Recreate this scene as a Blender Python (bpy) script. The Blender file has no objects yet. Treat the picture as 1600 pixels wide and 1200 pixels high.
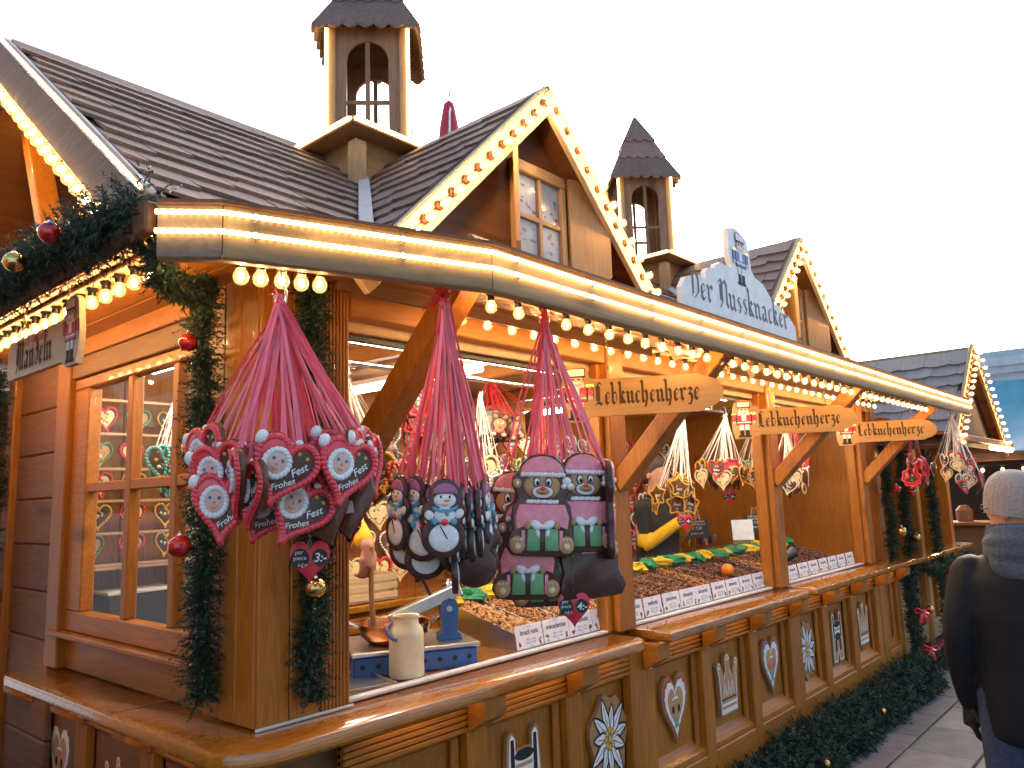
import bpy, bmesh, math, random
from math import sin, cos, pi, radians, sqrt, atan2, hypot
from mathutils import Vector, Matrix, Euler, noise

random.seed(7)
scene = bpy.context.scene
COL = scene.collection

# ---------------------------------------------------------------- camera, sky, sun, exposure
def cam_axes(yaw, pitch, roll):
    f = Vector((sin(yaw)*cos(pitch), cos(yaw)*cos(pitch), sin(pitch)))
    r = Vector((cos(yaw), -sin(yaw), 0)); u = r.cross(f)
    return r*cos(roll)+u*sin(roll), -r*sin(roll)+u*cos(roll), f
cr, cu, cf = cam_axes(radians(48.91), radians(8.27), radians(-1.884))
cam = bpy.data.cameras.new('camera'); cam_ob = bpy.data.objects.new('camera', cam); COL.objects.link(cam_ob)
M = Matrix((cr, cu, -cf)).transposed().to_4x4(); M.translation = Vector((0, 0, 1.7))
cam_ob.matrix_world = M
cam.sensor_width = 36; cam.lens = 1211/1600*36; cam.clip_start = 0.05; cam.clip_end = 3000
scene.camera = cam_ob

SUN_AZ, SUN_EL = radians(64), radians(30)
world = bpy.data.worlds.new('World'); scene.world = world; world.use_nodes = True
wn = world.node_tree; wn.nodes.clear()
sky = wn.nodes.new('ShaderNodeTexSky'); sky.sky_type = 'NISHITA'; sky.sun_disc = False
sky.sun_elevation = SUN_EL; sky.sun_rotation = SUN_AZ; sky.dust_density = 4; sky.air_density = 1.0; sky.ozone_density = 1.0
bg = wn.nodes.new('ShaderNodeBackground'); bg.inputs['Strength'].default_value = 0.15
wo = wn.nodes.new('ShaderNodeOutputWorld')
wn.links.new(sky.outputs[0], bg.inputs[0]); wn.links.new(bg.outputs[0], wo.inputs[0])
sun = bpy.data.lights.new('sun', 'SUN'); sun.energy = 1.0; sun.angle = radians(12); sun.color = (1, .93, .84)
sun_ob = bpy.data.objects.new('sun', sun); COL.objects.link(sun_ob)
sd = Vector((sin(SUN_AZ)*cos(SUN_EL), cos(SUN_AZ)*cos(SUN_EL), sin(SUN_EL)))
sun_ob.rotation_euler = (-sd).to_track_quat('-Z', 'Y').to_euler()
sun_ob.location = sd*60

vs = scene.view_settings
vs.view_transform = 'Standard'; vs.look = 'None'; vs.exposure = 1.42; vs.gamma = 1; vs.use_curve_mapping = False
scene.cycles.use_denoising = True
scene.cycles.use_adaptive_sampling = True; scene.cycles.adaptive_threshold = .02
scene.cycles.max_bounces = 6; scene.cycles.diffuse_bounces = 3; scene.cycles.glossy_bounces = 3
scene.cycles.transmission_bounces = 4; scene.cycles.transparent_max_bounces = 16
scene.cycles.sample_clamp_indirect = 4; scene.cycles.caustics_reflective = False; scene.cycles.caustics_refractive = False
scene.cycles.use_light_tree = True
BULB_POWER = .64     # one knob for every filament lamp of the fair

# ---------------------------------------------------------------- materials
MATS = {}
def nmat(name):
    m = bpy.data.materials.new(name); m.use_nodes = True; MATS[name] = m
    return m, m.node_tree, m.node_tree.nodes['Principled BSDF']
def plain(name, col, rough=.5, metal=0, coat=0, var=.08, scale=30, bump=.0, spec=.5, trans=0, sss=0):
    m, nt, b = nmat(name); N = nt.nodes; L = nt.links
    b.inputs['Roughness'].default_value = rough; b.inputs['Metallic'].default_value = metal
    b.inputs['Coat Weight'].default_value = coat; b.inputs['Coat Roughness'].default_value = .12
    b.inputs['Specular IOR Level'].default_value = spec
    b.inputs['Transmission Weight'].default_value = trans
    if sss:
        b.inputs['Subsurface Weight'].default_value = sss; b.inputs['Subsurface Scale'].default_value = .01
    tc = N.new('ShaderNodeTexCoord'); nz = N.new('ShaderNodeTexNoise'); nz.inputs['Scale'].default_value = scale; nz.inputs['Detail'].default_value = 4
    L.new(tc.outputs['Object'], nz.inputs['Vector'])
    mr = N.new('ShaderNodeMapRange'); mr.inputs[1].default_value = .3; mr.inputs[2].default_value = .7
    mr.inputs[3].default_value = 1-var; mr.inputs[4].default_value = 1+var
    L.new(nz.outputs[0], mr.inputs[0])
    hs = N.new('ShaderNodeMix'); hs.data_type = 'RGBA'; hs.blend_type = 'MULTIPLY'; hs.inputs[0].default_value = 1
    hs.inputs[6].default_value = (*col, 1); L.new(mr.outputs[0], hs.inputs[7]); L.new(hs.outputs[2], b.inputs['Base Color'])
    if bump:
        bp = N.new('ShaderNodeBump'); bp.inputs['Strength'].default_value = bump; bp.inputs['Distance'].default_value = .01
        L.new(nz.outputs[0], bp.inputs['Height']); L.new(bp.outputs[0], b.inputs['Normal'])
    return m
def wood(name, c1, c2, axis='x', rough=.42, coat=0, grain=1.0, bump=.12, knots=True, var=.12):
    m, nt, b = nmat(name); N = nt.nodes; L = nt.links
    tc = N.new('ShaderNodeTexCoord'); oi = N.new('ShaderNodeObjectInfo')
    ad = N.new('ShaderNodeVectorMath'); ad.operation = 'ADD'
    sc = N.new('ShaderNodeVectorMath'); sc.operation = 'SCALE'; sc.inputs[0].default_value = (3.7, 5.3, 7.1); L.new(oi.outputs['Random'], sc.inputs['Scale'])
    L.new(tc.outputs['Object'], ad.inputs[0]); L.new(sc.outputs[0], ad.inputs[1])
    mp = N.new('ShaderNodeMapping'); s = {'x': (1.2, 14, 14), 'y': (14, 1.2, 14), 'z': (14, 14, 1.2)}[axis]
    mp.inputs['Scale'].default_value = tuple(v*grain for v in s); L.new(ad.outputs[0], mp.inputs['Vector'])
    nz = N.new('ShaderNodeTexNoise'); nz.inputs['Scale'].default_value = 1.0; nz.inputs['Detail'].default_value = 5; nz.inputs['Distortion'].default_value = 1.2
    L.new(mp.outputs[0], nz.inputs['Vector'])
    wv = N.new('ShaderNodeMath'); wv.operation = 'MULTIPLY'; wv.inputs[1].default_value = 38; L.new(nz.outputs[0], wv.inputs[0])
    sn = N.new('ShaderNodeMath'); sn.operation = 'SINE'; L.new(wv.outputs[0], sn.inputs[0])
    fine = N.new('ShaderNodeTexNoise'); fine.inputs['Scale'].default_value = 9; fine.inputs['Detail'].default_value = 3; L.new(mp.outputs[0], fine.inputs['Vector'])
    mx = N.new('ShaderNodeMath'); mx.operation = 'MULTIPLY_ADD'; mx.inputs[1].default_value = .16; L.new(sn.outputs[0], mx.inputs[0])
    f2 = N.new('ShaderNodeMath'); f2.operation = 'MULTIPLY_ADD'; f2.inputs[1].default_value = .7; f2.inputs[2].default_value = .15; L.new(fine.outputs[0], f2.inputs[0]); L.new(f2.outputs[0], mx.inputs[2])
    rp = N.new('ShaderNodeMix'); rp.data_type = 'RGBA'; rp.inputs[6].default_value = (*c1, 1); rp.inputs[7].default_value = (*c2, 1); L.new(mx.outputs[0], rp.inputs[0])
    # board-to-board and large scale variation
    big = N.new('ShaderNodeTexNoise'); big.inputs['Scale'].default_value = 2.2; L.new(ad.outputs[0], big.inputs['Vector'])
    v1 = N.new('ShaderNodeMath'); v1.operation = 'MULTIPLY_ADD'; v1.inputs[1].default_value = var*2; v1.inputs[2].default_value = 1-var; L.new(oi.outputs['Random'], v1.inputs[0])
    v2 = N.new('ShaderNodeMath'); v2.operation = 'MULTIPLY_ADD'; v2.inputs[1].default_value = .6; v2.inputs[2].default_value = .7; L.new(big.outputs[0], v2.inputs[0])
    v3 = N.new('ShaderNodeMath'); v3.operation = 'MULTIPLY'; L.new(v1.outputs[0], v3.inputs[0]); L.new(v2.outputs[0], v3.inputs[1])
    last = v3
    if knots:
        mk = N.new('ShaderNodeMapping'); k = {'x': (2.2, 7, 7), 'y': (7, 2.2, 7), 'z': (7, 7, 2.2)}[axis]; mk.inputs['Scale'].default_value = k; L.new(ad.outputs[0], mk.inputs['Vector'])
        vo = N.new('ShaderNodeTexVoronoi'); vo.inputs['Scale'].default_value = .55; L.new(mk.outputs[0], vo.inputs['Vector'])
        kr = N.new('ShaderNodeMapRange'); kr.inputs[1].default_value = .05; kr.inputs[2].default_value = .17; kr.inputs[3].default_value = .42; kr.inputs[4].default_value = 1
        L.new(vo.outputs['Distance'], kr.inputs[0])
        v4 = N.new('ShaderNodeMath'); v4.operation = 'MULTIPLY'; L.new(v3.outputs[0], v4.inputs[0]); L.new(kr.outputs[0], v4.inputs[1]); last = v4
    mu = N.new('ShaderNodeMix'); mu.data_type = 'RGBA'; mu.blend_type = 'MULTIPLY'; mu.inputs[0].default_value = 1
    L.new(rp.outputs[2], mu.inputs[6]); L.new(last.outputs[0], mu.inputs[7]); L.new(mu.outputs[2], b.inputs['Base Color'])
    rr = N.new('ShaderNodeMath'); rr.operation = 'MULTIPLY_ADD'; rr.inputs[1].default_value = .25; rr.inputs[2].default_value = rough-.12; L.new(fine.outputs[0], rr.inputs[0]); L.new(rr.outputs[0], b.inputs['Roughness'])
    b.inputs['Coat Weight'].default_value = coat; b.inputs['Coat Roughness'].default_value = .06
    bp = N.new('ShaderNodeBump'); bp.inputs['Strength'].default_value = bump; bp.inputs['Distance'].default_value = .004
    L.new(mx.outputs[0], bp.inputs['Height']); L.new(bp.outputs[0], b.inputs['Normal'])
    return m
def facing_mix(nt, k, p):
    lw = nt.nodes.new('ShaderNodeLayerWeight'); lw.inputs[0].default_value = .5
    pw = nt.nodes.new('ShaderNodeMath'); pw.operation = 'POWER'; pw.inputs[1].default_value = p; nt.links.new(lw.outputs['Facing'], pw.inputs[0])
    ma = nt.nodes.new('ShaderNodeMath'); ma.operation = 'MULTIPLY_ADD'; ma.inputs[1].default_value = k; ma.inputs[2].default_value = .012; nt.links.new(pw.outputs[0], ma.inputs[0])
    return ma
def emis(name, col, strength, clear=None):
    m = bpy.data.materials.new(name); m.use_nodes = True; nt = m.node_tree; nt.nodes.clear(); MATS[name] = m
    e = nt.nodes.new('ShaderNodeEmission'); e.inputs[0].default_value = (*col, 1); e.inputs[1].default_value = strength
    o = nt.nodes.new('ShaderNodeOutputMaterial')
    if clear is None:
        nt.links.new(e.outputs[0], o.inputs[0])
    else:
        t = nt.nodes.new('ShaderNodeBsdfTransparent'); t.inputs[0].default_value = (1, .96, .9, 1)
        g = nt.nodes.new('ShaderNodeBsdfGlossy'); g.inputs['Roughness'].default_value = .03
        fr = facing_mix(nt, .6, 3.5)
        m1 = nt.nodes.new('ShaderNodeMixShader'); m2 = nt.nodes.new('ShaderNodeMixShader')
        m2.inputs[0].default_value = clear
        nt.links.new(fr.outputs[0], m1.inputs[0]); nt.links.new(t.outputs[0], m1.inputs[1]); nt.links.new(g.outputs[0], m1.inputs[2])
        nt.links.new(m1.outputs[0], m2.inputs[1]); nt.links.new(e.outputs[0], m2.inputs[2]); nt.links.new(m2.outputs[0], o.inputs[0])
    return m
def glassy(name, tint, fres=1.5, rough=.02, dirt=.0):
    m = bpy.data.materials.new(name); m.use_nodes = True; nt = m.node_tree; nt.nodes.clear(); MATS[name] = m
    t = nt.nodes.new('ShaderNodeBsdfTransparent'); t.inputs[0].default_value = (*tint, 1)
    g = nt.nodes.new('ShaderNodeBsdfGlossy'); g.inputs['Roughness'].default_value = rough
    fr = facing_mix(nt, fres, 4)
    mx = nt.nodes.new('ShaderNodeMixShader'); o = nt.nodes.new('ShaderNodeOutputMaterial')
    nt.links.new(fr.outputs[0], mx.inputs[0]); nt.links.new(t.outputs[0], mx.inputs[1]); nt.links.new(g.outputs[0], mx.inputs[2])
    last = mx
    if dirt:
        d = nt.nodes.new('ShaderNodeBsdfDiffuse'); d.inputs[0].default_value = (.8, .8, .8, 1); m2 = nt.nodes.new('ShaderNodeMixShader'); m2.inputs[0].default_value = dirt
        nt.links.new(mx.outputs[0], m2.inputs[1]); nt.links.new(d.outputs[0], m2.inputs[2]); last = m2
    nt.links.new(last.outputs[0], o.inputs[0])
    return m

AM1, AM2 = (.245, .072, .003), (.46, .162, .009)
for ax in 'xyz':
    wood('amber_'+ax, AM1, AM2, ax, rough=.5, coat=.06)
    wood('brown_'+ax, (.13, .050, .016), (.24, .10, .034), ax, rough=.6)
    wood('pale_'+ax, (.34, .19, .075), (.48, .29, .13), ax, rough=.55)
    wood('weathered_'+ax, (.20, .125, .07), (.36, .25, .155), ax, rough=.7)
wood('counter_x', (.30, .095, .006), (.52, .20, .018), 'x', rough=.25, coat=1.0)
wood('counter_y', (.30, .095, .006), (.52, .20, .018), 'y', rough=.25, coat=1.0)
wood('fascia_x', (.24, .14, .06), (.46, .30, .14), 'x', rough=.55, grain=.7)
wood('fascia_y', (.24, .14, .06), (.46, .30, .14), 'y', rough=.55, grain=.7)
wood('shingle', (.15, .088, .062), (.285, .175, .128), 'y', rough=.62, knots=False, var=.28, bump=.3)
wood('shingle_grey', (.17, .15, .145), (.29, .26, .245), 'y', rough=.65, knots=False, var=.2, bump=.3)
wood('plywood', (.27, .135, .05), (.46, .26, .11), 'x', rough=.6, grain=.5, knots=False)
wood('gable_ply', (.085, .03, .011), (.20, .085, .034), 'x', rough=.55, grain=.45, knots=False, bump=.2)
wood('barge_cream', (.60, .43, .22), (.72, .55, .31), 'x', rough=.6, knots=False)
wood('tower_wood', (.16, .085, .045), (.30, .17, .09), 'z', rough=.65)
wood('crate_wood', (.55, .40, .22), (.68, .52, .32), 'x', rough=.7)
wood('sign_wood', (.38, .21, .07), (.50, .30, .11), 'x', rough=.6, grain=.5, knots=False, var=.05)
wood('cream_board', (.58, .46, .28), (.68, .56, .37), 'x', rough=.6, grain=.5, knots=False, var=.05)
wood('stick_wood', (.42, .22, .09), (.55, .32, .14), 'z', rough=.6, knots=False)
plain('black_ink', (.012, .009, .008), .7)
plain('brown_ink', (.05, .022, .012), .7)
plain('white_paint', (.80, .79, .76), .5)
plain('white_icing', (.82, .81, .79), .34, sss=.1, bump=.3, scale=60, coat=.4)
plain('cream_icing', (.75, .62, .36), .4, bump=.15, scale=60)
plain('red_icing', (.76, .035, .05), .3, coat=.6, bump=.35, scale=45, var=.16)
plain('pink_icing', (.82, .24, .29), .32, bump=.3, scale=50, coat=.5, var=.14)
plain('mauve_icing', (.38, .13, .24), .4)
plain('yellow_icing', (.72, .42, .03), .4, bump=.2, scale=60)
plain('green_icing', (.16, .38, .17), .4)
plain('blue_icing', (.12, .36, .52), .4)
plain('teal_icing', (.10, .42, .42), .4)
plain('tan_icing', (.50, .27, .12), .45)
plain('skin_icing', (.74, .46, .36), .45)
plain('gingerbread', (.115, .038, .014), .45, coat=.35, bump=.35, scale=60, var=.25)
plain('chocolate', (.060, .019, .012), .42, coat=.25, bump=.2, scale=40, var=.2)
plain('ginger_light', (.24, .10, .035), .5, coat=.4, bump=.3, scale=60, var=.2)
plain('pink_ribbon', (.97, .17, .22), .32, coat=.3, var=.15, scale=12)
plain('red_ribbon', (.74, .03, .05), .32, coat=.3, var=.15, scale=12)
plain('white_ribbon', (.80, .74, .66), .4, var=.08)
plain('needle', (.016, .045, .022), .55, var=.35, scale=9)
plain('needle_blue', (.018, .048, .030), .55, var=.35, scale=9)
plain('red_ball', (.50, .012, .015), .16, metal=.35, coat=1)
plain('gold_ball', (.70, .48, .16), .2, metal=1)
plain('steel', (.55, .55, .56), .3, metal=1, var=.1, scale=15)
plain('dark_steel', (.10, .10, .11), .4, metal=.8)
plain('copper', (.62, .25, .11), .22, metal=1, var=.15)
plain('chrome', (.72, .72, .72), .12, metal=1)
plain('black_plastic', (.012, .012, .013), .45)
plain('socket', (.16, .06, .025), .5)
plain('blue_paint', (.03, .12, .38), .42, coat=.3, var=.12, scale=14)
plain('pale_ink', (.12, .12, .13), .7)  # black sign lettering, greyed so the colour carries the wash of lens flare
plain('can_plastic', (.74, .71, .50), .45, sss=.2, var=.05)
plain('white_card', (.84, .86, .90), .45)
plain('white_strip', (.62, .64, .64), .35)
plain('heart_red', (.62, .012, .04), .35, coat=.2, var=.04)
plain('chalk_black', (.022, .024, .03), .6)
plain('wrap_green', (.012, .22, .10), .5, var=.15, scale=25)
plain('wrap_yellow', (.72, .47, .02), .5, var=.12, scale=25)
plain('wrap_red', (.5, .02, .04), .5)
plain('orange_peel', (.80, .22, .01), .4, bump=.2, scale=150)
plain('nut_roast', (.34, .145, .036), .42, coat=.4, var=.45, scale=60, bump=.3)
plain('nut_tan', (.42, .20, .06), .45, coat=.3, var=.4, scale=60, bump=.3)
plain('nut_dark', (.19, .064, .020), .42, coat=.4, var=.45, scale=70, bump=.3)
plain('nut_red', (.10, .02, .018), .42, coat=.4, var=.45, scale=70, bump=.3)
plain('skin', (.55, .28, .19), .5, sss=.15, var=.06)
plain('sleeve_yellow', (.74, .42, .01), .75, var=.1, bump=.2, scale=40)
plain('apron_black', (.018, .018, .022), .8)
plain('jacket_dark', (.006, .007, .011), .6, var=.35, scale=6, bump=.25, spec=.25)
plain('jeans', (.022, .035, .075), .85, var=.25, scale=60, bump=.2)
plain('glove_black', (.008, .008, .009), .7)
plain('hood_grey', (.085, .10, .125), .95, var=.2, scale=80, bump=.5)
plain('beanie', (.34, .30, .28), .95, var=.15, scale=120, bump=.5)
plain('hair', (.07, .045, .03), .7)
plain('tarp', (.085, .31, .38), .35, var=.15, scale=3, bump=.3)
plain('soffit', (.50, .33, .19), .6)
plain('lead_white', (.50, .52, .54), .4)
plain('rubber', (.02, .02, .02), .7)
plain('stone_far', (.42, .44, .47), .8, var=.12, scale=1.2)
plain('slate_far', (.44, .47, .50), .8, var=.12, scale=1.2)
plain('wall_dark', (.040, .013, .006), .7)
plain('gutter', (.16, .16, .18), .35, metal=.6)
plain('figure_blue', (.10, .16, .45), .5)
plain('chain', (.30, .24, .16), .35, metal=.8)
glassy('clear_glass', (.97, .985, .98), .16, .01, .003)
glassy('green_glass', (.62, .85, .70), .5, .02, .04)
glassy('frosted', (.93, .95, .97), .4, .12, .08)
WARM = (1.0, .60, .24)
emis('filament', WARM, 300*BULB_POWER)
emis('bulb_glass', (1.0, .55, .18), 1.6, clear=.22); MATS['bulb_glass'].cycles.emission_sampling = 'NONE'
emis('tube_white', (1.0, .88, .70), 18)
emis('window_glow', (.80, .85, 1.0), .9)
emis('glow_strip', (1.0, .72, .36), 14)
def rope_mat(name, axis, pitch, hi, lo):
    m = bpy.data.materials.new(name); m.use_nodes = True; nt = m.node_tree; nt.nodes.clear(); MATS[name] = m
    uv = nt.nodes.new('ShaderNodeUVMap'); sp = nt.nodes.new('ShaderNodeSeparateXYZ'); nt.links.new(uv.outputs[0], sp.inputs[0])
    mu = nt.nodes.new('ShaderNodeMath'); mu.operation = 'MULTIPLY'; mu.inputs[1].default_value = 2*pi/pitch; nt.links.new(sp.outputs[0], mu.inputs[0])
    sn = nt.nodes.new('ShaderNodeMath'); sn.operation = 'COSINE'; nt.links.new(mu.outputs[0], sn.inputs[0])
    mr = nt.nodes.new('ShaderNodeMapRange'); mr.inputs[1].default_value = -1; mr.inputs[2].default_value = 1; mr.inputs[3].default_value = lo; mr.inputs[4].default_value = hi
    nt.links.new(sn.outputs[0], mr.inputs[0])
    e = nt.nodes.new('ShaderNodeEmission'); e.inputs[0].default_value = (1, .66, .26, 1); nt.links.new(mr.outputs[0], e.inputs[1])
    o = nt.nodes.new('ShaderNodeOutputMaterial'); nt.links.new(e.outputs[0], o.inputs[0])
    return m
rope_mat('rope', 'x', .018, 7, 1.0)

# ---------------------------------------------------------------- mesh helpers
class MB:
    def __init__(s):
        s.v = []; s.f = []; s.m = []; s.uv = None; s.M = None
    def add(s, vs, fs, mat=0):
        k = len(s.v)
        if s.M is not None: vs = [s.M @ Vector(p) for p in vs]
        s.v.extend(tuple(p) for p in vs); s.f.extend(tuple(k+i for i in f) for f in fs); s.m.extend([mat]*len(fs))
        return s
    def box(s, a, b, mat=0):
        x0, y0, z0 = a; x1, y1, z1 = b
        return s.add([(x0,y0,z0),(x1,y0,z0),(x1,y1,z0),(x0,y1,z0),(x0,y0,z1),(x1,y0,z1),(x1,y1,z1),(x0,y1,z1)],
                     [(0,3,2,1),(4,5,6,7),(0,1,5,4),(1,2,6,5),(2,3,7,6),(3,0,4,7)], mat)
    def cbox(s, a, b, c=.004, mat=0):
        (x0,y0,z0),(x1,y1,z1) = a, b
        c = min(c, abs(x1-x0)*.45, abs(y1-y0)*.45, abs(z1-z0)*.45)
        vs = []; idx = {}
        for i, X in enumerate((x0, x1)):
            for j, Y in enumerate((y0, y1)):
                for k, Z in enumerate((z0, z1)):
                    sx, sy, sz = (1-2*i)*c, (1-2*j)*c, (1-2*k)*c
                    for t, p in (('x', (X, Y+sy, Z+sz)), ('y', (X+sx, Y, Z+sz)), ('z', (X+sx, Y+sy, Z))):
                        idx[(i,j,k,t)] = len(vs); vs.append(p)
        fs = []
        q = lambda l: fs.append(tuple(idx[e] for e in l))
        for i in (0,1):
            o = [(i,0,0,'x'),(i,1,0,'x'),(i,1,1,'x'),(i,0,1,'x')]; q(o if i else o[::-1])
            o = [(0,i,0,'y'),(0,i,1,'y'),(1,i,1,'y'),(1,i,0,'y')]; q(o if i else o[::-1])
            o = [(0,0,i,'z'),(1,0,i,'z'),(1,1,i,'z'),(0,1,i,'z')]; q(o if i else o[::-1])
            for j in (0,1):
                fl = lambda l, p: q(l if p else l[::-1])
                fl([(i,j,0,'x'),(i,j,1,'x'),(i,j,1,'y'),(i,j,0,'y')], (i+j) % 2 == 0)
                fl([(i,0,j,'x'),(i,0,j,'z'),(i,1,j,'z'),(i,1,j,'x')], (i+j) % 2 == 0)
                fl([(0,i,j,'y'),(1,i,j,'y'),(1,i,j,'z'),(0,i,j,'z')], (i+j) % 2 == 0)
                for k in (0,1):
                    fl([(i,j,k,'x'),(i,j,k,'y'),(i,j,k,'z')], (i+j+k) % 2 == 0)
        return s.add(vs, fs, mat)
    def beam(s, p, q, w, h, mat=0, up=(0,0,1), c=.004):
        p, q = Vector(p), Vector(q); d = q-p; L = d.length; x = d/L
        y = Vector(up).cross(x); y.normalize(); z = x.cross(y)
        old = s.M; m = Matrix((x, y, z)).transposed().to_4x4(); m.translation = p
        s.M = m if old is None else old @ m
        s.cbox((0,-w/2,-h/2), (L,w/2,h/2), c, mat); s.M = old
        return s
    def prism(s, poly, y0, y1, mat=0, side=None, plane='xz'):
        n = len(poly)
        P = (lambda p, t: (p[0], t, p[1])) if plane == 'xz' else ((lambda p, t: (t, p[0], p[1])) if plane == 'yz' else (lambda p, t: (p[0], p[1], t)))
        vs = [P(p, y0) for p in poly]+[P(p, y1) for p in poly]
        s.add(vs, [tuple(range(n)), tuple(range(2*n-1, n-1, -1))], mat)
        s.add(vs, [(i, i+n, (i+1) % n+n, (i+1) % n) for i in range(n)], mat if side is None else side)
        return s
    def tube(s, pts, r, seg=8, mat=0, cap=True):
        pts = [Vector(p) for p in pts]; n = len(pts); rr = r if isinstance(r, (list, tuple)) else [r]*n
        vs = []; t0 = None
        for i, p in enumerate(pts):
            t = (pts[min(i+1, n-1)]-pts[max(i-1, 0)]).normalized()
            if t0 is None:
                a = t.orthogonal().normalized()
            else:
                a = (a-t*a.dot(t)).normalized()
            t0 = t; b = t.cross(a)
            vs += [p+(a*cos(2*pi*k/seg)+b*sin(2*pi*k/seg))*rr[i] for k in range(seg)]
        fs = [(i*seg+k, i*seg+(k+1) % seg, (i+1)*seg+(k+1) % seg, (i+1)*seg+k) for i in range(n-1) for k in range(seg)]
        if cap: fs += [tuple(range(seg-1, -1, -1)), tuple(range((n-1)*seg, n*seg))]
        return s.add(vs, fs, mat)
    def lathe(s, prof, seg=16, c=(0,0,0), mat=0, axis='z', cap=True):
        vs = []; n = len(prof)
        for r, h in prof:
            for k in range(seg):
                a = 2*pi*k/seg
                p = (r*cos(a), r*sin(a), h) if axis == 'z' else ((r*cos(a), -h, r*sin(a)) if axis == 'y' else (h, r*cos(a), r*sin(a)))
                vs.append((c[0]+p[0], c[1]+p[1], c[2]+p[2]))
        fs = [(i*seg+k, i*seg+(k+1) % seg, (i+1)*seg+(k+1) % seg, (i+1)*seg+k) for i in range(n-1) for k in range(seg)]
        if cap:
            if prof[0][0] > 1e-6: fs.append(tuple(range(seg-1, -1, -1)))
            if prof[-1][0] > 1e-6: fs.append(tuple(range((n-1)*seg, n*seg)))
        return s.add(vs, fs, mat)
    def ball(s, c, r, mat=0, seg=10, rings=6):
        r = r if isinstance(r, (tuple, list)) else (r, r, r)
        vs = [(c[0], c[1], c[2]+r[2])]
        for i in range(1, rings):
            a = pi*i/rings
            vs += [(c[0]+r[0]*sin(a)*cos(2*pi*k/seg), c[1]+r[1]*sin(a)*sin(2*pi*k/seg), c[2]+r[2]*cos(a)) for k in range(seg)]
        vs.append((c[0], c[1], c[2]-r[2])); e = len(vs)-1
        fs = [(0, 1+k, 1+(k+1) % seg) for k in range(seg)]
        fs += [(1+i*seg+k, 1+(i+1)*seg+k, 1+(i+1)*seg+(k+1) % seg, 1+i*seg+(k+1) % seg) for i in range(rings-2) for k in range(seg)]
        b = 1+(rings-2)*seg
        fs += [(b+k, e, b+(k+1) % seg) for k in range(seg)]
        return s.add(vs, fs, mat)
    def dome(s, cx, cz, rx, rz, h, y, mat=0, seg=14, rot=0):
        # puffy drop of icing on a face that looks to -y
        vs = [(cx, y-h, cz)]
        for q, hh in ((.45, .93), (.78, .7), (.96, .32), (1, -.15)):
            for k in range(seg):
                a = 2*pi*k/seg; px, pz = rx*q*cos(a), rz*q*sin(a)
                vs.append((cx+px*cos(rot)-pz*sin(rot), y-h*hh, cz+px*sin(rot)+pz*cos(rot)))
        fs = [(0, 1+k, 1+(k+1) % seg) for k in range(seg)]
        fs += [(1+i*seg+k, 1+(i+1)*seg+k, 1+(i+1)*seg+(k+1) % seg, 1+i*seg+(k+1) % seg) for i in range(3) for k in range(seg)]
        return s.add(vs, fs, mat)
    def pad(s, poly, y, h, mat=0, inset=.12):
        # raised flat patch with a rounded rim, facing -y
        n = len(poly); cx = sum(p[0] for p in poly)/n; cz = sum(p[1] for p in poly)/n
        inn = [(cx+(p[0]-cx)*(1-inset), cz+(p[1]-cz)*(1-inset)) for p in poly]
        mid = [(cx+(p[0]-cx)*(1-inset*.3), cz+(p[1]-cz)*(1-inset*.3)) for p in poly]
        vs = [(p[0], y+.001, p[1]) for p in poly]+[(p[0], y-h*.7, p[1]) for p in mid]+[(p[0], y-h, p[1]) for p in inn]
        fs = [(i, i+n, (i+1) % n+n, (i+1) % n) for i in range(n)]+[(i+n, i+2*n, (i+1) % n+2*n, (i+1) % n+n) for i in range(n)]
        fs.append(tuple(range(2*n, 3*n)))
        return s.add(vs, fs, mat)
    def strip(s, pts, w, side, mat=0):
        pts = [Vector(p) for p in pts]; vs = []
        for i, p in enumerate(pts):
            t = pts[min(i+1, len(pts)-1)]-pts[max(i-1, 0)]
            a = Vector(side); a = (a-t*(a.dot(t)/max(t.length_squared, 1e-9))).normalized()
            vs += [p-a*w/2, p+a*w/2]
        return s.add(vs, [(2*i, 2*i+1, 2*i+3, 2*i+2) for i in range(len(pts)-1)], mat)
    def build(s, name, mats, parent=None, org=(0,0,0), smooth=False, fix=True, rotz=0):
        me = bpy.data.meshes.new(name)
        o = Vector(org)
        me.from_pydata([Vector(p)-o for p in s.v], [], s.f)
        mats = mats if isinstance(mats, (list, tuple)) else [mats]
        for m in mats: me.materials.append(MATS[m])
        if len(mats) > 1: me.polygons.foreach_set('material_index', s.m)
        if fix:
            bm = bmesh.new(); bm.from_mesh(me); bmesh.ops.recalc_face_normals(bm, faces=bm.faces); bm.to_mesh(me); bm.free()
        if smooth:
            me.shade_smooth()
            if smooth != 'all':
                me.set_sharp_from_angle(angle=radians(smooth if smooth is not True else 40))
        ob = bpy.data.objects.new(name, me); COL.objects.link(ob)
        if parent is not None: ob.parent = parent
        return ob

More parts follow.
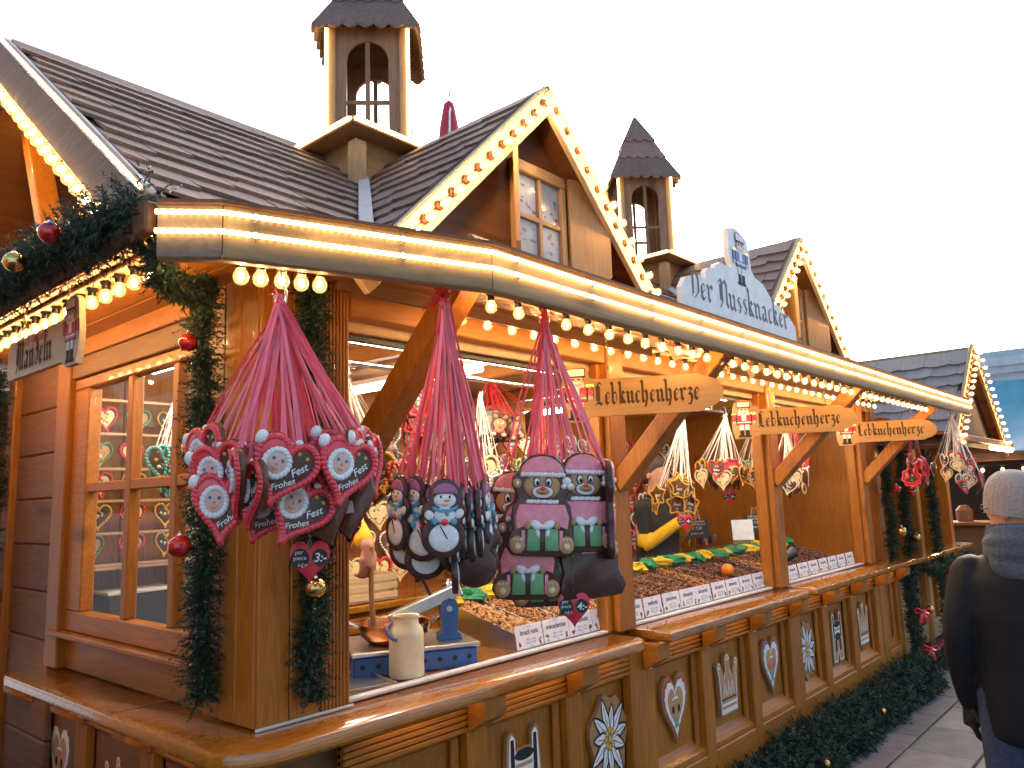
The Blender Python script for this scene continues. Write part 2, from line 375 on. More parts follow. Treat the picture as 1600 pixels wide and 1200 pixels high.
def tag(o, label=None, cat=None, group=None, kind=None):
    if label: o['label'] = label
    if cat: o['category'] = cat
    if group: o['group'] = group
    if kind: o['kind'] = kind
    return o
def thing(name, label, cat, loc=(0,0,0), rotz=0, group=None):
    o = bpy.data.objects.new(name, None); COL.objects.link(o); o.empty_display_size = .1
    o.location = loc; o.rotation_euler = (0, 0, rotz)
    return tag(o, label, cat, group)
def inst(name, mesh, parent, loc=(0,0,0), rot=(0,0,0), scale=(1,1,1), mat4=None):
    o = bpy.data.objects.new(name, mesh); COL.objects.link(o); o.parent = parent
    if mat4 is not None: o.matrix_local = mat4
    else:
        o.location = loc; o.rotation_euler = rot; o.scale = scale
    return o
def shared(mb, name, mats, smooth=False):
    ob = mb.build(name, mats, None, smooth=smooth); me = ob.data
    bpy.data.objects.remove(ob)
    return me
def copy_tree(o, parent=None):
    c = o.copy(); COL.objects.link(c); c.parent = parent
    for ch in list(o.children): copy_tree(ch, c)
    return c
U = lambda a, b: random.uniform(a, b)
def heart(w, h, n=36, cx=0, cz=0):
    out = []
    for i in range(n):
        t = 2*pi*i/n
        out.append((cx+w/2*sin(t)**3, cz+h/29*(13*cos(t)-5*cos(2*t)-2*cos(3*t)-cos(4*t))+h*.085))
    return out
def circ(cx, cz, rx, rz, n=20, a0=0, a1=2*pi, rot=0):
    full = abs(a1-a0-2*pi) < 1e-6; pts = []
    for i in range(n if full else n+1):
        a = a0+(a1-a0)*i/n; x, z = rx*cos(a), rz*sin(a)
        pts.append((cx+x*cos(rot)-z*sin(rot), cz+x*sin(rot)+z*cos(rot)))
    return pts
def rrect(x0, x1, z0, z1, r, n=4):
    pts = []
    for cx, cz, a in ((x1-r, z1-r, 0), (x0+r, z1-r, pi/2), (x0+r, z0+r, pi), (x1-r, z0+r, 3*pi/2)):
        pts += [(cx+r*cos(a+pi/2*i/n), cz+r*sin(a+pi/2*i/n)) for i in range(n+1)]
    return pts
_fonts = {}
def text_polys(mb, s, size, x, z, y, mat, align='CENTER', shear=0, rot=0, bold=0, sx=1):
    key = (s, shear, bold, align)
    if key not in _fonts:
        cu = bpy.data.curves.new('t', 'FONT'); cu.body = s; cu.size = 1; cu.align_x = align; cu.shear = shear; cu.offset = bold; cu.resolution_u = 3
        ob = bpy.data.objects.new('t', cu); COL.objects.link(ob)
        dg = bpy.context.evaluated_depsgraph_get(); me = bpy.data.meshes.new_from_object(ob.evaluated_get(dg))
        _fonts[key] = ([tuple(v.co) for v in me.vertices], [tuple(p.vertices) for p in me.polygons])
        bpy.data.objects.remove(ob); bpy.data.curves.remove(cu); bpy.data.meshes.remove(me)
    vs, fs = _fonts[key]
    c, sn = cos(rot), sin(rot); out = []
    for px, pz, _ in vs:
        px, pz = px*size*sx, pz*size; out.append((x+px*c-pz*sn, y, z+px*sn+pz*c))
    mb.add(out, fs, mat)
# --- a broad-nib blackletter hand
def _min(x, h=1.0): return [(x-.12, h-.06), (x+.02, h-.2), (x+.02, .2), (x+.17, .05)]
GL = {
 'n': (1.0, [_min(.12), [(.2,.72),(.45,.97),(.62,.8),(.62,.2),(.77,.05)]]),
 'u': (1.0, [[(.0,.94),(.14,.8),(.14,.22),(.3,.05),(.55,.24)], _min(.6)]),
 'h': (1.0, [[(.0,1.72),(.14,1.55),(.14,.2),(.29,.05)], [(.2,.72),(.45,.97),(.62,.8),(.62,.25),(.42,-.3)]]),
 'b': (.92, [[(.0,1.72),(.14,1.55),(.14,.22),(.34,.04),(.6,.25),(.6,.78),(.42,.96),(.2,.74)]]),
 'k': (.92, [[(.0,1.72),(.14,1.55),(.14,.2),(.29,.05)], [(.2,.74),(.42,.97),(.55,.82),(.22,.55)], [(.25,.58),(.5,.22),(.66,.06)]]),
 'e': (.78, [[(.2,.42),(.52,.66),(.52,.8),(.34,.97),(.12,.76),(.12,.25),(.3,.04),(.54,.22)]]),
 'c': (.74, [[(.54,.82),(.36,.97),(.12,.76),(.12,.25),(.3,.04),(.54,.2)]]),
 'r': (.78, [_min(.12), [(.2,.74),(.42,.98),(.58,.82)]]),
 'z': (.80, [[(.08,.86),(.3,.97),(.52,.8),(.2,.52),(.48,.48),(.56,.12),(.3,-.32),(.05,-.2)]]),
 'a': (.98, [[(.12,.86),(.36,.97),(.56,.8),(.56,.2),(.72,.05)], [(.52,.56),(.2,.48),(.1,.25),(.28,.04),(.52,.22)]]),
 'd': (.92, [[(.1,1.6),(.58,.92),(.58,.25),(.36,.04),(.1,.25),(.1,.72),(.3,.95),(.55,.78)]]),
 'l': (.52, [[(.0,1.72),(.14,1.55),(.14,.2),(.29,.05)]]),
 'i': (.52, [_min(.12), [(.08,1.38),(.2,1.28)]]),
 's': (.74, [[(.52,.84),(.32,.97),(.14,.76),(.48,.34),(.3,.04),(.06,.2)]]),
 'f': (.6, [[(.5,1.6),(.28,1.72),(.14,1.5),(.14,-.3)], [(-.02,.9),(.42,.9)]]),
 't': (.6, [[(.14,1.35),(.14,.22),(.3,.05)], [(-.02,.9),(.42,.9)]]),
 'g': (.92, [[(.55,.84),(.32,.97),(.1,.74),(.1,.3),(.3,.1),(.55,.3)], [(.55,.95),(.58,.8),(.58,-.1),(.3,-.38),(.06,-.2)]]),
 'L': (1.15, [[(.75,1.6),(.48,1.78),(.26,1.56),(.42,1.3),(.42,.35),(.08,.02)], [(.08,.06),(.42,.2),(.72,.02),(1.0,.24)], [(.2,1.5),(.2,.35)]]),
 'M': (1.7, [[(.0,1.3),(.25,1.6),(.42,1.42),(.42,.3),(.1,-.05)], [(.45,1.35),(.7,1.6),(.86,1.42),(.86,.22),(1.0,.06)], [(.9,1.35),(1.16,1.6),(1.32,1.42),(1.32,.22),(1.5,.05)], [(.2,1.3),(.2,.4)]]),
 'N': (1.3, [[(.0,1.35),(.25,1.6),(.42,1.42),(.42,.3),(.1,-.05)], [(.45,1.3),(.75,1.6),(.98,1.4),(.98,.3),(1.12,.08)], [(.2,1.3),(.2,.4)]]),
 'D': (1.25, [[(.05,1.45),(.3,1.62),(.75,1.5),(1.0,1.1),(1.0,.4),(.6,.02),(.2,.1)], [(.4,1.5),(.4,.2)]]),
 ' ': (.6, []),
}
def blackletter(mb, s, size, x, z, y, mat, nib=.21, ang=radians(38), align=0, track=0, sx=1.0):
    W = sum(GL[c][0]+track for c in s)*size*sx; x -= W*align
    nx, nz = cos(ang)*nib*size*sx**.7/2, sin(ang)*nib*size*sx**.4/2
    k = 0
    for c in s:
        adv, strokes = GL[c]
        for st in strokes:
            for (a, b), (c2, d) in zip(st, st[1:]):
                yy = y-(k % 7)*.00006; k += 1
                ax, az, bx, bz = x+a*size*sx, z+b*size, x+c2*size*sx, z+d*size
                ln = hypot(bx-ax, bz-az) or 1; ex, ez = (bx-ax)/ln*size*.02, (bz-az)/ln*size*.02
                ax -= ex; az -= ez; bx += ex; bz += ez
                px, pz = -(bz-az)/ln*size*.03, (bx-ax)/ln*size*.03     # hairline minimum
                q = [(ax-nx-px, az-nz-pz), (ax+nx+px, az+nz+pz), (bx+nx+px, bz+nz+pz), (bx-nx-px, bz-nz-pz)]
                mb.add([(p[0], yy, p[1]) for p in q], [(0,1,2,3)], mat)
        x += (adv+track)*size*sx
    return W

# ================================================================ the setting: ground
g = MB(); g.box((-400,-400,-.4), (400,400,-.03)); tag(g.build('ground', 'stone_far'), kind='structure')
pav_mats = []
for i, c in enumerate(((.145,.15,.16), (.175,.18,.19), (.125,.13,.14), (.158,.16,.167))):
    plain('paver%d' % i, c, .62, var=.22, scale=7, bump=.25); pav_mats.append('paver%d' % i)
pv = MB(); pv.box((-6,-8,-.028), (24,9,-.012)); pave = pv.build('pavement', 'rubber'); tag(pave, kind='structure')
pm = []
for i in range(4):
    b = MB(); b.cbox((-.298,-.198,-.012), (.298,.198,.0), .005); pm.append(shared(b, 'paver', pav_mats[i]))
for i in range(-3, 16):
    for j in range(-5, 8):
        x, y = 2.0+i*.61+(.3 if j % 2 else 0), .2+j*.41
        if x < 0.5 or x > 11 or y > 2.7: continue
        inst('paver', random.choice(pm), pave, (x, y, U(-.003, .003)), (U(-.004,.004), U(-.004,.004), 0))

# ================================================================ the near stall
SO = Vector((4.3, 3.0, 0))
stall = thing('market_stall', 'long amber wooden market stall selling gingerbread hearts and nuts, with gables and two turrets', 'stall', SO)
def part(name, mb, mats, parent=stall, smooth=False):
    return mb.build(name, mats, parent, SO, smooth)
def slab(mb, poly, z0, z1, c, mat=0):
    n = len(poly)
    def off(d):
        out = []
        for i in range(n):
            p, a, b = Vector(poly[i]), Vector(poly[i-1]), Vector(poly[(i+1) % n])
            d1, d2 = (p-a).normalized(), (b-p).normalized(); n1, n2 = Vector((-d1.y, d1.x)), Vector((-d2.y, d2.x))
            q = (n1+n2); q = q/max(q.length_squared/2, .3); out.append(p+q*d)
        return out
    rings = [(off(c), z0), (poly, z0+c), (poly, z1-c), (off(c*.35), z1-c*.35), (off(c*1.1), z1)]
    vs = [(p[0], p[1], z) for ring, z in rings for p in ring]
    fs = [tuple(range(n-1, -1, -1)), tuple(range(4*n, 5*n))]
    fs += [(r*n+i, r*n+(i+1) % n, (r+1)*n+(i+1) % n, (r+1)*n+i) for r in range(4) for i in range(n)]
    mb.add(vs, fs, mat)
def arc2(cx, cy, r, a0, a1, n=6): return [(cx+r*cos(a0+(a1-a0)*i/n), cy+r*sin(a0+(a1-a0)*i/n)) for i in range(n+1)]

FY, LX = 2.13, 1.27                       # outer faces of the front and of the left side
PX = [3.22, 5.10, 6.95]                   # posts between the bays
# counters (counter-clockwise outlines)
m = MB(); slab(m, [(1.33,3.78),(1.12,3.78),(1.09,3.74)]+arc2(1.25,2.11,.16,pi,1.5*pi)+[(2.95,1.94)]+arc2(3.04,2.02,.08,-pi/2,0)+[(3.12,2.16),(1.33,2.16)], 1.0, 1.05, .012)
part('counter', m, 'counter_x', smooth=30)
m = MB(); slab(m, [(3.29,1.935),(5.0,1.935)]+arc2(5.02,1.985,.05,-pi/2,0,4)+[(5.07,2.17),(3.29,2.17)], 1.0, 1.05, .012); part('counter', m, 'counter_x', smooth=30)
m = MB(); slab(m, [(5.16,1.94),(7.55,1.94),(7.6,1.99),(7.6,2.17),(5.16,2.17)], 1.0, 1.05, .012); part('counter', m, 'counter_x', smooth=30)
# seams of the counter planks on the left side are real grooves: slim inlays
for y0 in (3.32, 2.72):
    m = MB(); m.box((1.10,y0,1.0497), (1.325,y0+.004,1.0509)); part('seam', m, 'brown_x')
# wall under the counters
def panel_run(axis, cs, half, w0, art):
    for k, c in enumerate(cs):
        def T(mb):      # local: x along the wall, y into the wall, z up
            mb.M = Matrix.Translation((c, FY-.045, 0)) if axis == 'x' else Matrix(((0,1,0,LX+.02),(-1,0,0,c),(0,0,1,0),(0,0,0,1)))
            return mb
        ax = axis
        m = T(MB()); m.cbox((-half+.05,.05,.3), (half-.05,.07,.9), .003); part('panel', m, 'amber_z')
        m = T(MB())
        for sgn in (-1, 1): m.cbox((sgn*(half-.075)-.02,.02,.36), (sgn*(half-.075)+.02,.052,.86), .012)
        m.cbox((-half+.056,.022,.845), (half-.056,.052,.875), .012); part('moulding', m, 'amber_z')
        m = T(MB()); m.add([(-half+.053,.02,.385),(half-.053,.02,.385),(half-.053,.052,.42),(-half+.053,.052,.42),(-half+.053,.0,.37),(half-.053,.0,.37),(half-.053,0,.345),(-half+.053,0,.345),(-half+.053,.06,.345),(half-.053,.06,.345)],
                           [(0,1,2,3),(4,5,1,0),(7,6,5,4),(3,2,9,8),(8,9,6,7),(0,3,8,7,4),(1,5,6,9,2)]); part('sill_moulding', m, 'amber_'+ax)
        m = T(MB()); m.cbox((half-.05,-.012,.10), (half+.05,.05,.87), .006); part('pilaster', m, 'amber_z')
        m = T(MB())
        for q in range(6): m.cbox((-half,-.005,.868+q*.0215), (half-.002,.03,.868+q*.0215+.0175), .003)
        m.box((-half,.012,.866), (half-.002,.03,.998)); part('ribbed_rail', m, 'amber_'+ax)
        m = T(MB()); m.prism([(-.02,.875),(-.105,.875+.05),(-.105,.995),(-.02,.995)] , half-.055, half+.055, plane='yz')
        part('corbel', m, 'amber_y' if ax == 'x' else 'amber_x')
        m = T(MB()); m.cbox((-half,-.01,.10), (half-.001,.05,.343), .006); part('base_rail', m, 'amber_'+ax)
PCX = [1.832+.585*i for i in range(10)]
panel_run('x', PCX, .2925, 0, True)
PCY = [4.31-.0, 3.735, 3.15, 2.565]
panel_run('y', PCY, .2925, 0, True)
m = MB(); m.box((1.30,2.16,.02), (7.4,2.20,.998)); m.box((1.31,2.2,.02), (1.34,4.4,.998)); part('plinth_wall', m, 'brown_x')
# corner pillar
m = MB(); m.box((1.285,2.145,1.051), (1.585,2.45,2.46)); pil = part('corner_pillar', m, 'brown_z')
for a, b in ((1.27,1.376), (1.379,1.488)):
    m = MB(); m.cbox((a,2.128,1.052), (b,2.148,2.46), .004); part('plank', m, 'amber_z', pil)
m = MB()
for q in range(8): m.cbox((1.491+q*.0138,2.128,1.052), (1.491+q*.0138+.0112,2.14,2.46), .003)
m.box((1.491,2.134,1.052), (1.601,2.148,2.46)); part('ribbed_plank', m, 'amber_z', pil)
for a, b in ((2.149,2.25), (2.253,2.352), (2.355,2.452)):
    m = MB(); m.cbox((1.268,a,1.052), (1.287,b,2.46), .004); part('plank', m, 'amber_z', pil)
m = MB(); m.cbox((1.586,2.149,1.052), (1.603,2.45,2.46), .004); part('plank', m, 'amber_z', pil)
m = MB(); m.cbox((1.262,2.122,1.0505), (1.61,2.128,1.06), .002); part('sealant', m, 'white_strip', pil)
# posts between bays, with the inner frame stiles beside them
for x in PX:
    m = MB(); m.cbox((x-.07,FY-.01,1.051), (x+.07,FY+.12,2.42), .007); part('post', m, 'amber_z')
    m = MB(); m.cbox((x-.105,FY+.03,1.051), (x-.072,FY+.10,2.34), .005); part('stile', m, 'amber_z')
    m = MB(); m.cbox((x+.072,FY+.03,1.051), (x+.105,FY+.10,2.34), .005); part('stile', m, 'amber_z')
    m = MB(); m.cbox((x-.075,FY-.058,.10), (x+.075,FY-.053+.05,.998), .006); part('post_foot', m, 'amber_z')
m = MB(); m.cbox((7.28,FY,.05), (7.4,FY+.12,2.42), .007); part('post', m, 'amber_z')
# lintels, soffit boards, ceiling
for a, b in ((1.604,PX[0]-.072), (PX[0]+.072,PX[1]-.072), (PX[1]+.072,PX[2]-.072), (PX[2]+.072,7.279)):
    m = MB(); m.cbox((a,FY+.0,2.335), (b,FY+.07,2.46), .006); part('lintel', m, 'amber_x')
    m = MB(); m.cbox((a+.035,FY+.072,2.30), (b-.035,FY+.10,2.40), .004); part('soffit_board', m, 'soffit')
    m = MB(); m.cbox((a+.035,FY+.103,2.275), (b-.035,FY+.125,2.37), .003); part('cable_tray', m, 'black_plastic')
for k in range(6):
    m = MB(); y0, y1 = 1.40+k*.122, 1.40+k*.122+.1195
    zf = lambda y: 2.30+(y-1.38)*.19; sx_ = max(.95, 1.495-(y0-1.36)*2.977+.1)
    m.add([(sx_,y0,zf(y0)),(7.34,y0,zf(y0)),(7.34,y1,zf(y1)),(sx_,y1,zf(y1)),(sx_,y0,zf(y0)+.014),(7.34,y0,zf(y0)+.014),(7.34,y1,zf(y1)+.014),(sx_,y1,zf(y1)+.014)],
          [(0,3,2,1),(4,5,6,7),(0,1,5,4),(1,2,6,5),(2,3,7,6),(3,0,4,7)]); part('soffit_plank', m, 'amber_x')
for k in range(4):
    m = MB(); x0 = .76+k*.135; m.cbox((x0,1.84,2.43), (x0+.132,4.25,2.443), .003); part('soffit_plank', m, 'amber_y')
m = MB(); m.add([(1.45,1.375,2.376),(7.36,1.375,2.376),(7.36,2.1,2.50),(1.45,2.1,2.50)], [(0,1,2,3)]); m.add([(.74,1.70,2.376),(.85,1.60,2.376),(1.45,1.375,2.376),(1.45,2.1,2.50),(.74,2.1,2.5)], [(0,1,2,3,4)])
part('canopy_top', m, 'brown_x')
# braces under the canopy
for x, b0 in ((1.66,(2.13,1.86)), (PX[0],(2.13,1.74)), (PX[1],(2.13,1.74)), (PX[2],(2.13,1.74))):
    m = MB(); m.beam((x,b0[0],b0[1]), (x,b0[0]-.60,b0[1]+.60), .09, .09, up=(1,0,0), c=.006); part('brace', m, 'amber_z')
# fascia in three mitred lengths
FP = [Vector((.734,1.674)), Vector((.84,1.58)), Vector((1.495,1.36)), Vector((7.36,1.36))]
def offs(P, d):
    out = []
    for i, p in enumerate(P):
        d1 = (p-P[i-1]).normalized() if i else (P[1]-p).normalized(); d2 = (P[i+1]-p).normalized() if i < len(P)-1 else d1
        n1, n2 = Vector((d1.y,-d1.x)), Vector((d2.y,-d2.x)); q = n1+n2; out.append(p+q/(q.length_squared/2)*d)
    return out
prof = [(-.040,2.374),(-.002,2.374),(.0,2.368),(0,2.262),(-.003,2.253),(-.010,2.248),(-.040,2.250)]
for i in range(3):
    m = MB(); vs = []
    for o, z in prof:
        q = offs(FP, o); a, b = q[i].copy(), q[i+1].copy(); e = (b-a).normalized()*.0012; vs += [(*(a+e), z), (*(b-e), z)]
    n = len(prof)
    fs = [(2*k, 2*k+1, 2*((k+1) % n)+1, 2*((k+1) % n)) for k in range(n)]+[tuple(2*k for k in range(n)), tuple(2*k+1 for k in range(n-1, -1, -1))]
    m.add(vs, fs); part('fascia_board', m, 'fascia_x' if i else 'weathered_x', smooth=35)
    m = MB(); q, w = offs(FP, .008), offs(FP, -.06)
    m.prism([q[i], q[i+1], w[i+1], w[i]], 2.3745, 2.384, plane='xy'); part('drip_board', m, 'brown_x')
m = MB(); m.cbox((.715,1.69,2.31), (.745,4.3,2.385), .006); part('fascia_board', m, 'brown_y')
def rope(path, r, label, group=None, name='rope_light', seg=8, clip=.0, mat='rope', parent=None):
    pts = [Vector(p) for p in path]; L = [0]
    for a, b in zip(pts, pts[1:]): L.append(L[-1]+(b-a).length)
    m = MB(); m.tube(pts, r, seg)
    me = bpy.data.meshes.new(name); me.from_pydata(m.v, [], m.f); me.materials.append(MATS[mat])
    uv = me.uv_layers.new(name='UVMap')
    for p in me.polygons:
        for li in p.loop_indices: uv.data[li].uv = (L[me.loops[li].vertex_index//seg], 0)
    me.shade_smooth()
    ob = bpy.data.objects.new(name, me); COL.objects.link(ob)
    if label:
        t = thing('rope_light_run', label, 'rope light', (0,0,0), 0, group)
        ob.name = 'tube'; ob.parent = t
        if clip:
            s = clip*.6; i = 0; cm = None
            while s < L[-1]:
                while L[i+1] < s: i += 1
                p = pts[i].lerp(pts[i+1], (s-L[i])/(L[i+1]-L[i])); s += clip
                if cm is None:
                    b = MB(); b.tube([(r*1.5*cos(a), 0, r*1.5*sin(a)) for a in [pi*.15+k*pi*1.7/6 for k in range(7)]], .0022, 5); b.cbox((-.003,.002,-.012), (.003,.005,.012), .001); cm = shared(b, 'clip', 'steel')
                d = pts[i+1]-pts[i]; inst('clip', cm, t, p, (0, 0, atan2(d.y, d.x)))
        return t
    ob.parent = parent
    return ob
for z, w in ((2.352,'upper'), (2.308,'lower')):
    P = offs(FP, .010)
    rope([(*p, z) for p in P], .0058, '%s of the two glowing rope lights along the stall canopy edge' % w, 'rope lights on the canopy fascia', clip=.36)
for a, b, w in ((1.64,3.06,'near'), (3.34,4.98,'middle'), (5.2,7.35,'far')): rope([(a,2.03,.992),(b,2.03,.992)], .006, 'thin warm rope light tucked under the %s length of the front counter' % w, 'rope lights under the counter')
rope([(1.18,3.9,.992),(1.18,2.4,.992)], .006, 'thin warm rope light tucked under the left side counter', mat='rope')

# ---- roofs with single shingles
def shingle_meshes(w, l, mat, scal=False):
    out = []
    for k in range(5):
        m = MB(); th = U(.010, .014); lo = []
        n = 6
        for i in range(n+1):
            u = i/n
            dz = (.006*sin(pi*u)+.030*(u-.5)) if not scal else .030*sin(pi*u)
            lo.append((-w/2+w*u, -dz+U(-.0015,.0015)))
        top = [(w/2, l), (-w/2, l)]
        poly = lo+top; nn = len(poly)
        vs = [(p[0], p[1], .002) for p in poly]+[(p[0], p[1], th+.002 if p[1] < l*.5 else .006) for p in poly]
        m.add(vs, [tuple(range(nn-1, -1, -1)), tuple(range(nn, 2*nn))]+[(i, (i+1) % nn, (i+1) % nn+nn, i+nn) for i in range(nn)])
        out.append(shared(m, 'shingle', mat))
    return out
SH = shingle_meshes(.248, .185, 'shingle'); SHG = shingle_meshes(.24, .26, 'shingle_grey', True); SHS = shingle_meshes(.15, .16, 'shingle', True)
def shingle_field(parent, org, O, u, v, LU, LV, meshes, w, row, keep=lambda p: True, porg=SO):
    O, u, v = Vector(O), Vector(u).normalized(), Vector(v).normalized(); n = u.cross(v)
    R = Matrix((u, v, n)).transposed()
    nr = int(LV/row)
    for j in range(nr):
        off = (j % 2)*.5+.12*((j*7) % 3); i = -1
        while True:
            c = (i+.5+off)*w; i += 1
            if c > LU+w*.3: break
            a_, b_2 = max(0, c-w/2), min(LU, c+w/2)
            if b_2-a_ < w*.15: continue
            c = (a_+b_2)/2; fx_ = (b_2-a_)/w
            p = O+u*c+v*(j*row)+n*.012
            if not keep(p): continue
            me_ = random.choice(meshes); ly = max(v_.co.y for v_ in me_.vertices[:12]); fit = min(1, (LV-j*row)/ly)
            T = Matrix.Translation(p-porg) @ (R @ Matrix.Rotation(-.045+U(-.014,.010), 3, 'X') @ Matrix.Rotation(U(-.022,.022), 3, 'Z')).to_4x4() @ Matrix.Scale(fit, 4, (0,1,0)) @ Matrix.Scale(fx_, 4, (1,0,0))
            inst('shingle', me_, parent, mat4=T)
SL = .757; zr = lambda y: 1.064+SL*y
GX = [2.36, 5.07]; GZ = 3.348; gz = lambda x, c: GZ-.99*abs(x-c)
RY, EY = 3.08, 1.86
m = MB()
for a, b in ((EY,RY), (2*RY-EY,RY)):
    e = (-.012 if a < b else .012)
    vs = [(.79,a,zr(EY)),(7.42,a,zr(EY)),(7.42,b+e,zr(RY)),(.79,b+e,zr(RY)),(.79,a,zr(EY)-.03),(7.42,a,zr(EY)-.03),(7.42,b+e,zr(RY)-.03),(.79,b+e,zr(RY)-.03)]
    m.add(vs, [(0,1,2,3),(7,6,5,4),(0,4,5,1),(1,5,6,2),(2,6,7,3),(3,7,4,0)])
roof = part('main_roof', m, 'brown_x')
row = .128; sl = sqrt(1+SL*SL)
shingle_field(roof, None, (.80,EY-.02,zr(EY-.02)+.0), (1,0,0), (0,1,SL), 6.6, (RY-EY+.02)*sl, SH, .25, row,
              keep=lambda p: not any(gz(p.x-.16, c) > p.z+.13 and gz(p.x+.16, c) > p.z+.13 for c in GX) )
m = MB(); m.prism([(RY-.07,zr(RY)-.035),(RY,zr(RY)+.03),(RY+.07,zr(RY)-.035),(RY+.06,zr(RY)-.045),(RY,zr(RY)+.015),(RY-.06,zr(RY)-.045)], .80, 7.42, plane='yz'); part('ridge_cap', m, 'shingle', roof)
m = MB(); m.cbox((.81,EY-.06,zr(EY)-.17), (.86,EY-.02,zr(EY)-.05), .015); part('gutter', m, 'gutter', roof)
m = MB(); m.cbox((.80,EY+.0,2.40), (7.4,EY+.02,zr(EY)-.03), .003); part('eave_board', m, 'brown_x', roof)
# front gables
for gi, c in enumerate(GX):
    yf = 1.82; yb = 3.02; hw = .93
    for sgn in (-1, 1):
        m = MB(); q = (GZ-zr(EY)+.05)/.99
        zb = GZ-.99*hw
        vs = [(c+sgn*hw,yf+.02,zb),(c,yf+.02,GZ),(c,yb,GZ),(c+sgn*hw,yb-.3,zb)]
        vs += [(x,y,z-.028) for x,y,z in vs]
        m.add(vs, [(0,1,2,3),(7,6,5,4),(0,4,5,1),(1,5,6,2),(2,6,7,3),(3,7,4,0)])
        gr = part('gable_roof', m, 'brown_y')
        v = Vector((-sgn*1,0,.99)); 
        if sgn < 0: O = (c-hw,3.1,zb); u = (0,-1,0)
        else: O = (c+hw,yf+.03,zb); u = (0,1,0)
        LU = 3.1-yf-.03
        # start the run at the front edge so the row ends there flush
        shingle_field(gr, None, O, u, v, LU, hw*1.407, SH, .25, row*.9, keep=lambda p: zr(p.y) < p.z+.10 and p.y > yf+.03)
        m = MB(); m.beam((c+sgn*(hw+.03),yf-.004*(sgn+1)/2,GZ-.99*(hw+.03)-.045), (c-sgn*.02,yf-.004*(sgn+1)/2,GZ+.02-.045), .026, .098); part('barge_board', m, 'barge_cream')
        m = MB(); m.beam((c+sgn*(hw+.03),yf+.03,GZ-.99*(hw+.03)+.012), (c,yf+.03,GZ+.012), .09, .008, up=(0,0,1)); part('verge_strip', m, 'weathered_x')
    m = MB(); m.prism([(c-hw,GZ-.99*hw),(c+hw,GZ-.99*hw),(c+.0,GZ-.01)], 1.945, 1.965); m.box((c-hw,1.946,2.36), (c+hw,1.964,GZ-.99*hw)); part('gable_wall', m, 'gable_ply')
    wx0, wx1, wz0, wz1 = c-.075, c+.20, 2.645, 3.01
    w = MB(); f = .035
    w.cbox((wx0-f,1.915,wz1), (wx1+f,1.944,wz1+.05), .004); w.cbox((wx0-f,1.91,wz0-.045), (wx1+f,1.944,wz0), .004); w.cbox((wx0-f,1.917,wz0), (wx0,1.944,wz1), .004); w.cbox((wx1,1.917,wz0), (wx1+f,1.944,wz1), .004)
    win = part('gable_window', w, 'pale_z')
    w = MB(); xm, zm = (wx0+wx1)/2, (wz0+wz1)/2
    w.cbox((xm-.011,1.922,wz0), (xm+.011,1.943,wz1), .003); w.cbox((wx0,1.924,zm-.011), (wx1,1.941,zm+.011), .003); part('glazing_bar', w, 'pale_z', win)
    for a, b in ((wx0,xm-.011),(xm+.011,wx1)):
        for d, e in ((wz0,zm-.011),(zm+.011,wz1)):
            w = MB(); w.box((a,1.932,d), (b,1.936,e)); part('pane', w, 'frosted', win)
            w = MB()
            for q in range(7):       # lace pattern of the curtain behind the pane
                cx, cz = U(a+.01,b-.02), U(d+.015,e-.03)
                w.box((cx,1.9392,cz), (cx+U(.006,.03),1.9398,cz+U(.004,.02)), 1)
            w.box((a,1.940,d), (b,1.943,e)); part('lace_curtain', w, ['lead_white','gutter'], win)
    # shutters, swung open
    for side, ang in ((1, radians(24)), (-1, radians(41))):
        w = MB(); hx = wx1+f+.004 if side > 0 else wx0-f-.004
        ww, hh = .20, (wz1-wz0)+.09; k = .035
        pl = [(0,0),(ww-k,0),(ww,k),(ww,hh-k),(ww-k,hh),(0,hh)]
        w.M = Matrix.Translation((hx,1.915,wz0-.045)) @ Matrix.Rotation(-ang*side, 4, 'Z') @ Matrix.Scale(side, 4, (1,0,0))
        w.prism(pl, -.018, 0); part('shutter', w, 'pale_z', win)
    m = MB(); m.add([(c-.95,1.90,2.395),(c+.95,1.90,2.395),(c+.95,1.944,2.41),(c-.95,1.944,2.41)], [(0,1,2,3)])
    for sgn in (-1,): # valley flashing board
        p0 = Vector((1.52 if gi == 0 else 4.23,1.93,zr(1.93)+.05)); p1 = Vector((p0.x+.84,3.02,zr(3.02)+.05))
        m2 = MB(); m2.beam(p0, p1, .05, .02); part('valley_board', m2, 'lead_white')
# left-hand gable facing the side street
for k, (a, b) in enumerate((((.775,EY-.03,zr(EY-.03)), (.775,RY+.02,zr(RY+.02))), ((.777,2*RY-EY+.03,zr(EY-.03)), (.777,RY-.0,zr(RY))))):
    m = MB(); m.beam((a[0],a[1],a[2]-.065), (b[0],b[1],b[2]-.065), .026, .14); part('barge_board', m, 'weathered_y')
    m = MB(); m.beam((a[0],a[1],a[2]+.014), (b[0],b[1],b[2]+.014), .05, .012); part('verge_strip', m, 'lead_white')
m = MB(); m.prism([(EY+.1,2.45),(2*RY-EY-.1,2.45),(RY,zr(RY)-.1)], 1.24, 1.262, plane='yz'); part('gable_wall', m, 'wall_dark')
m = MB(); m.beam((.95,2.9,2.46), (.95,3.3,3.2), .05, .08, up=(1,0,0)); part('gable_strut', m, 'amber_z')
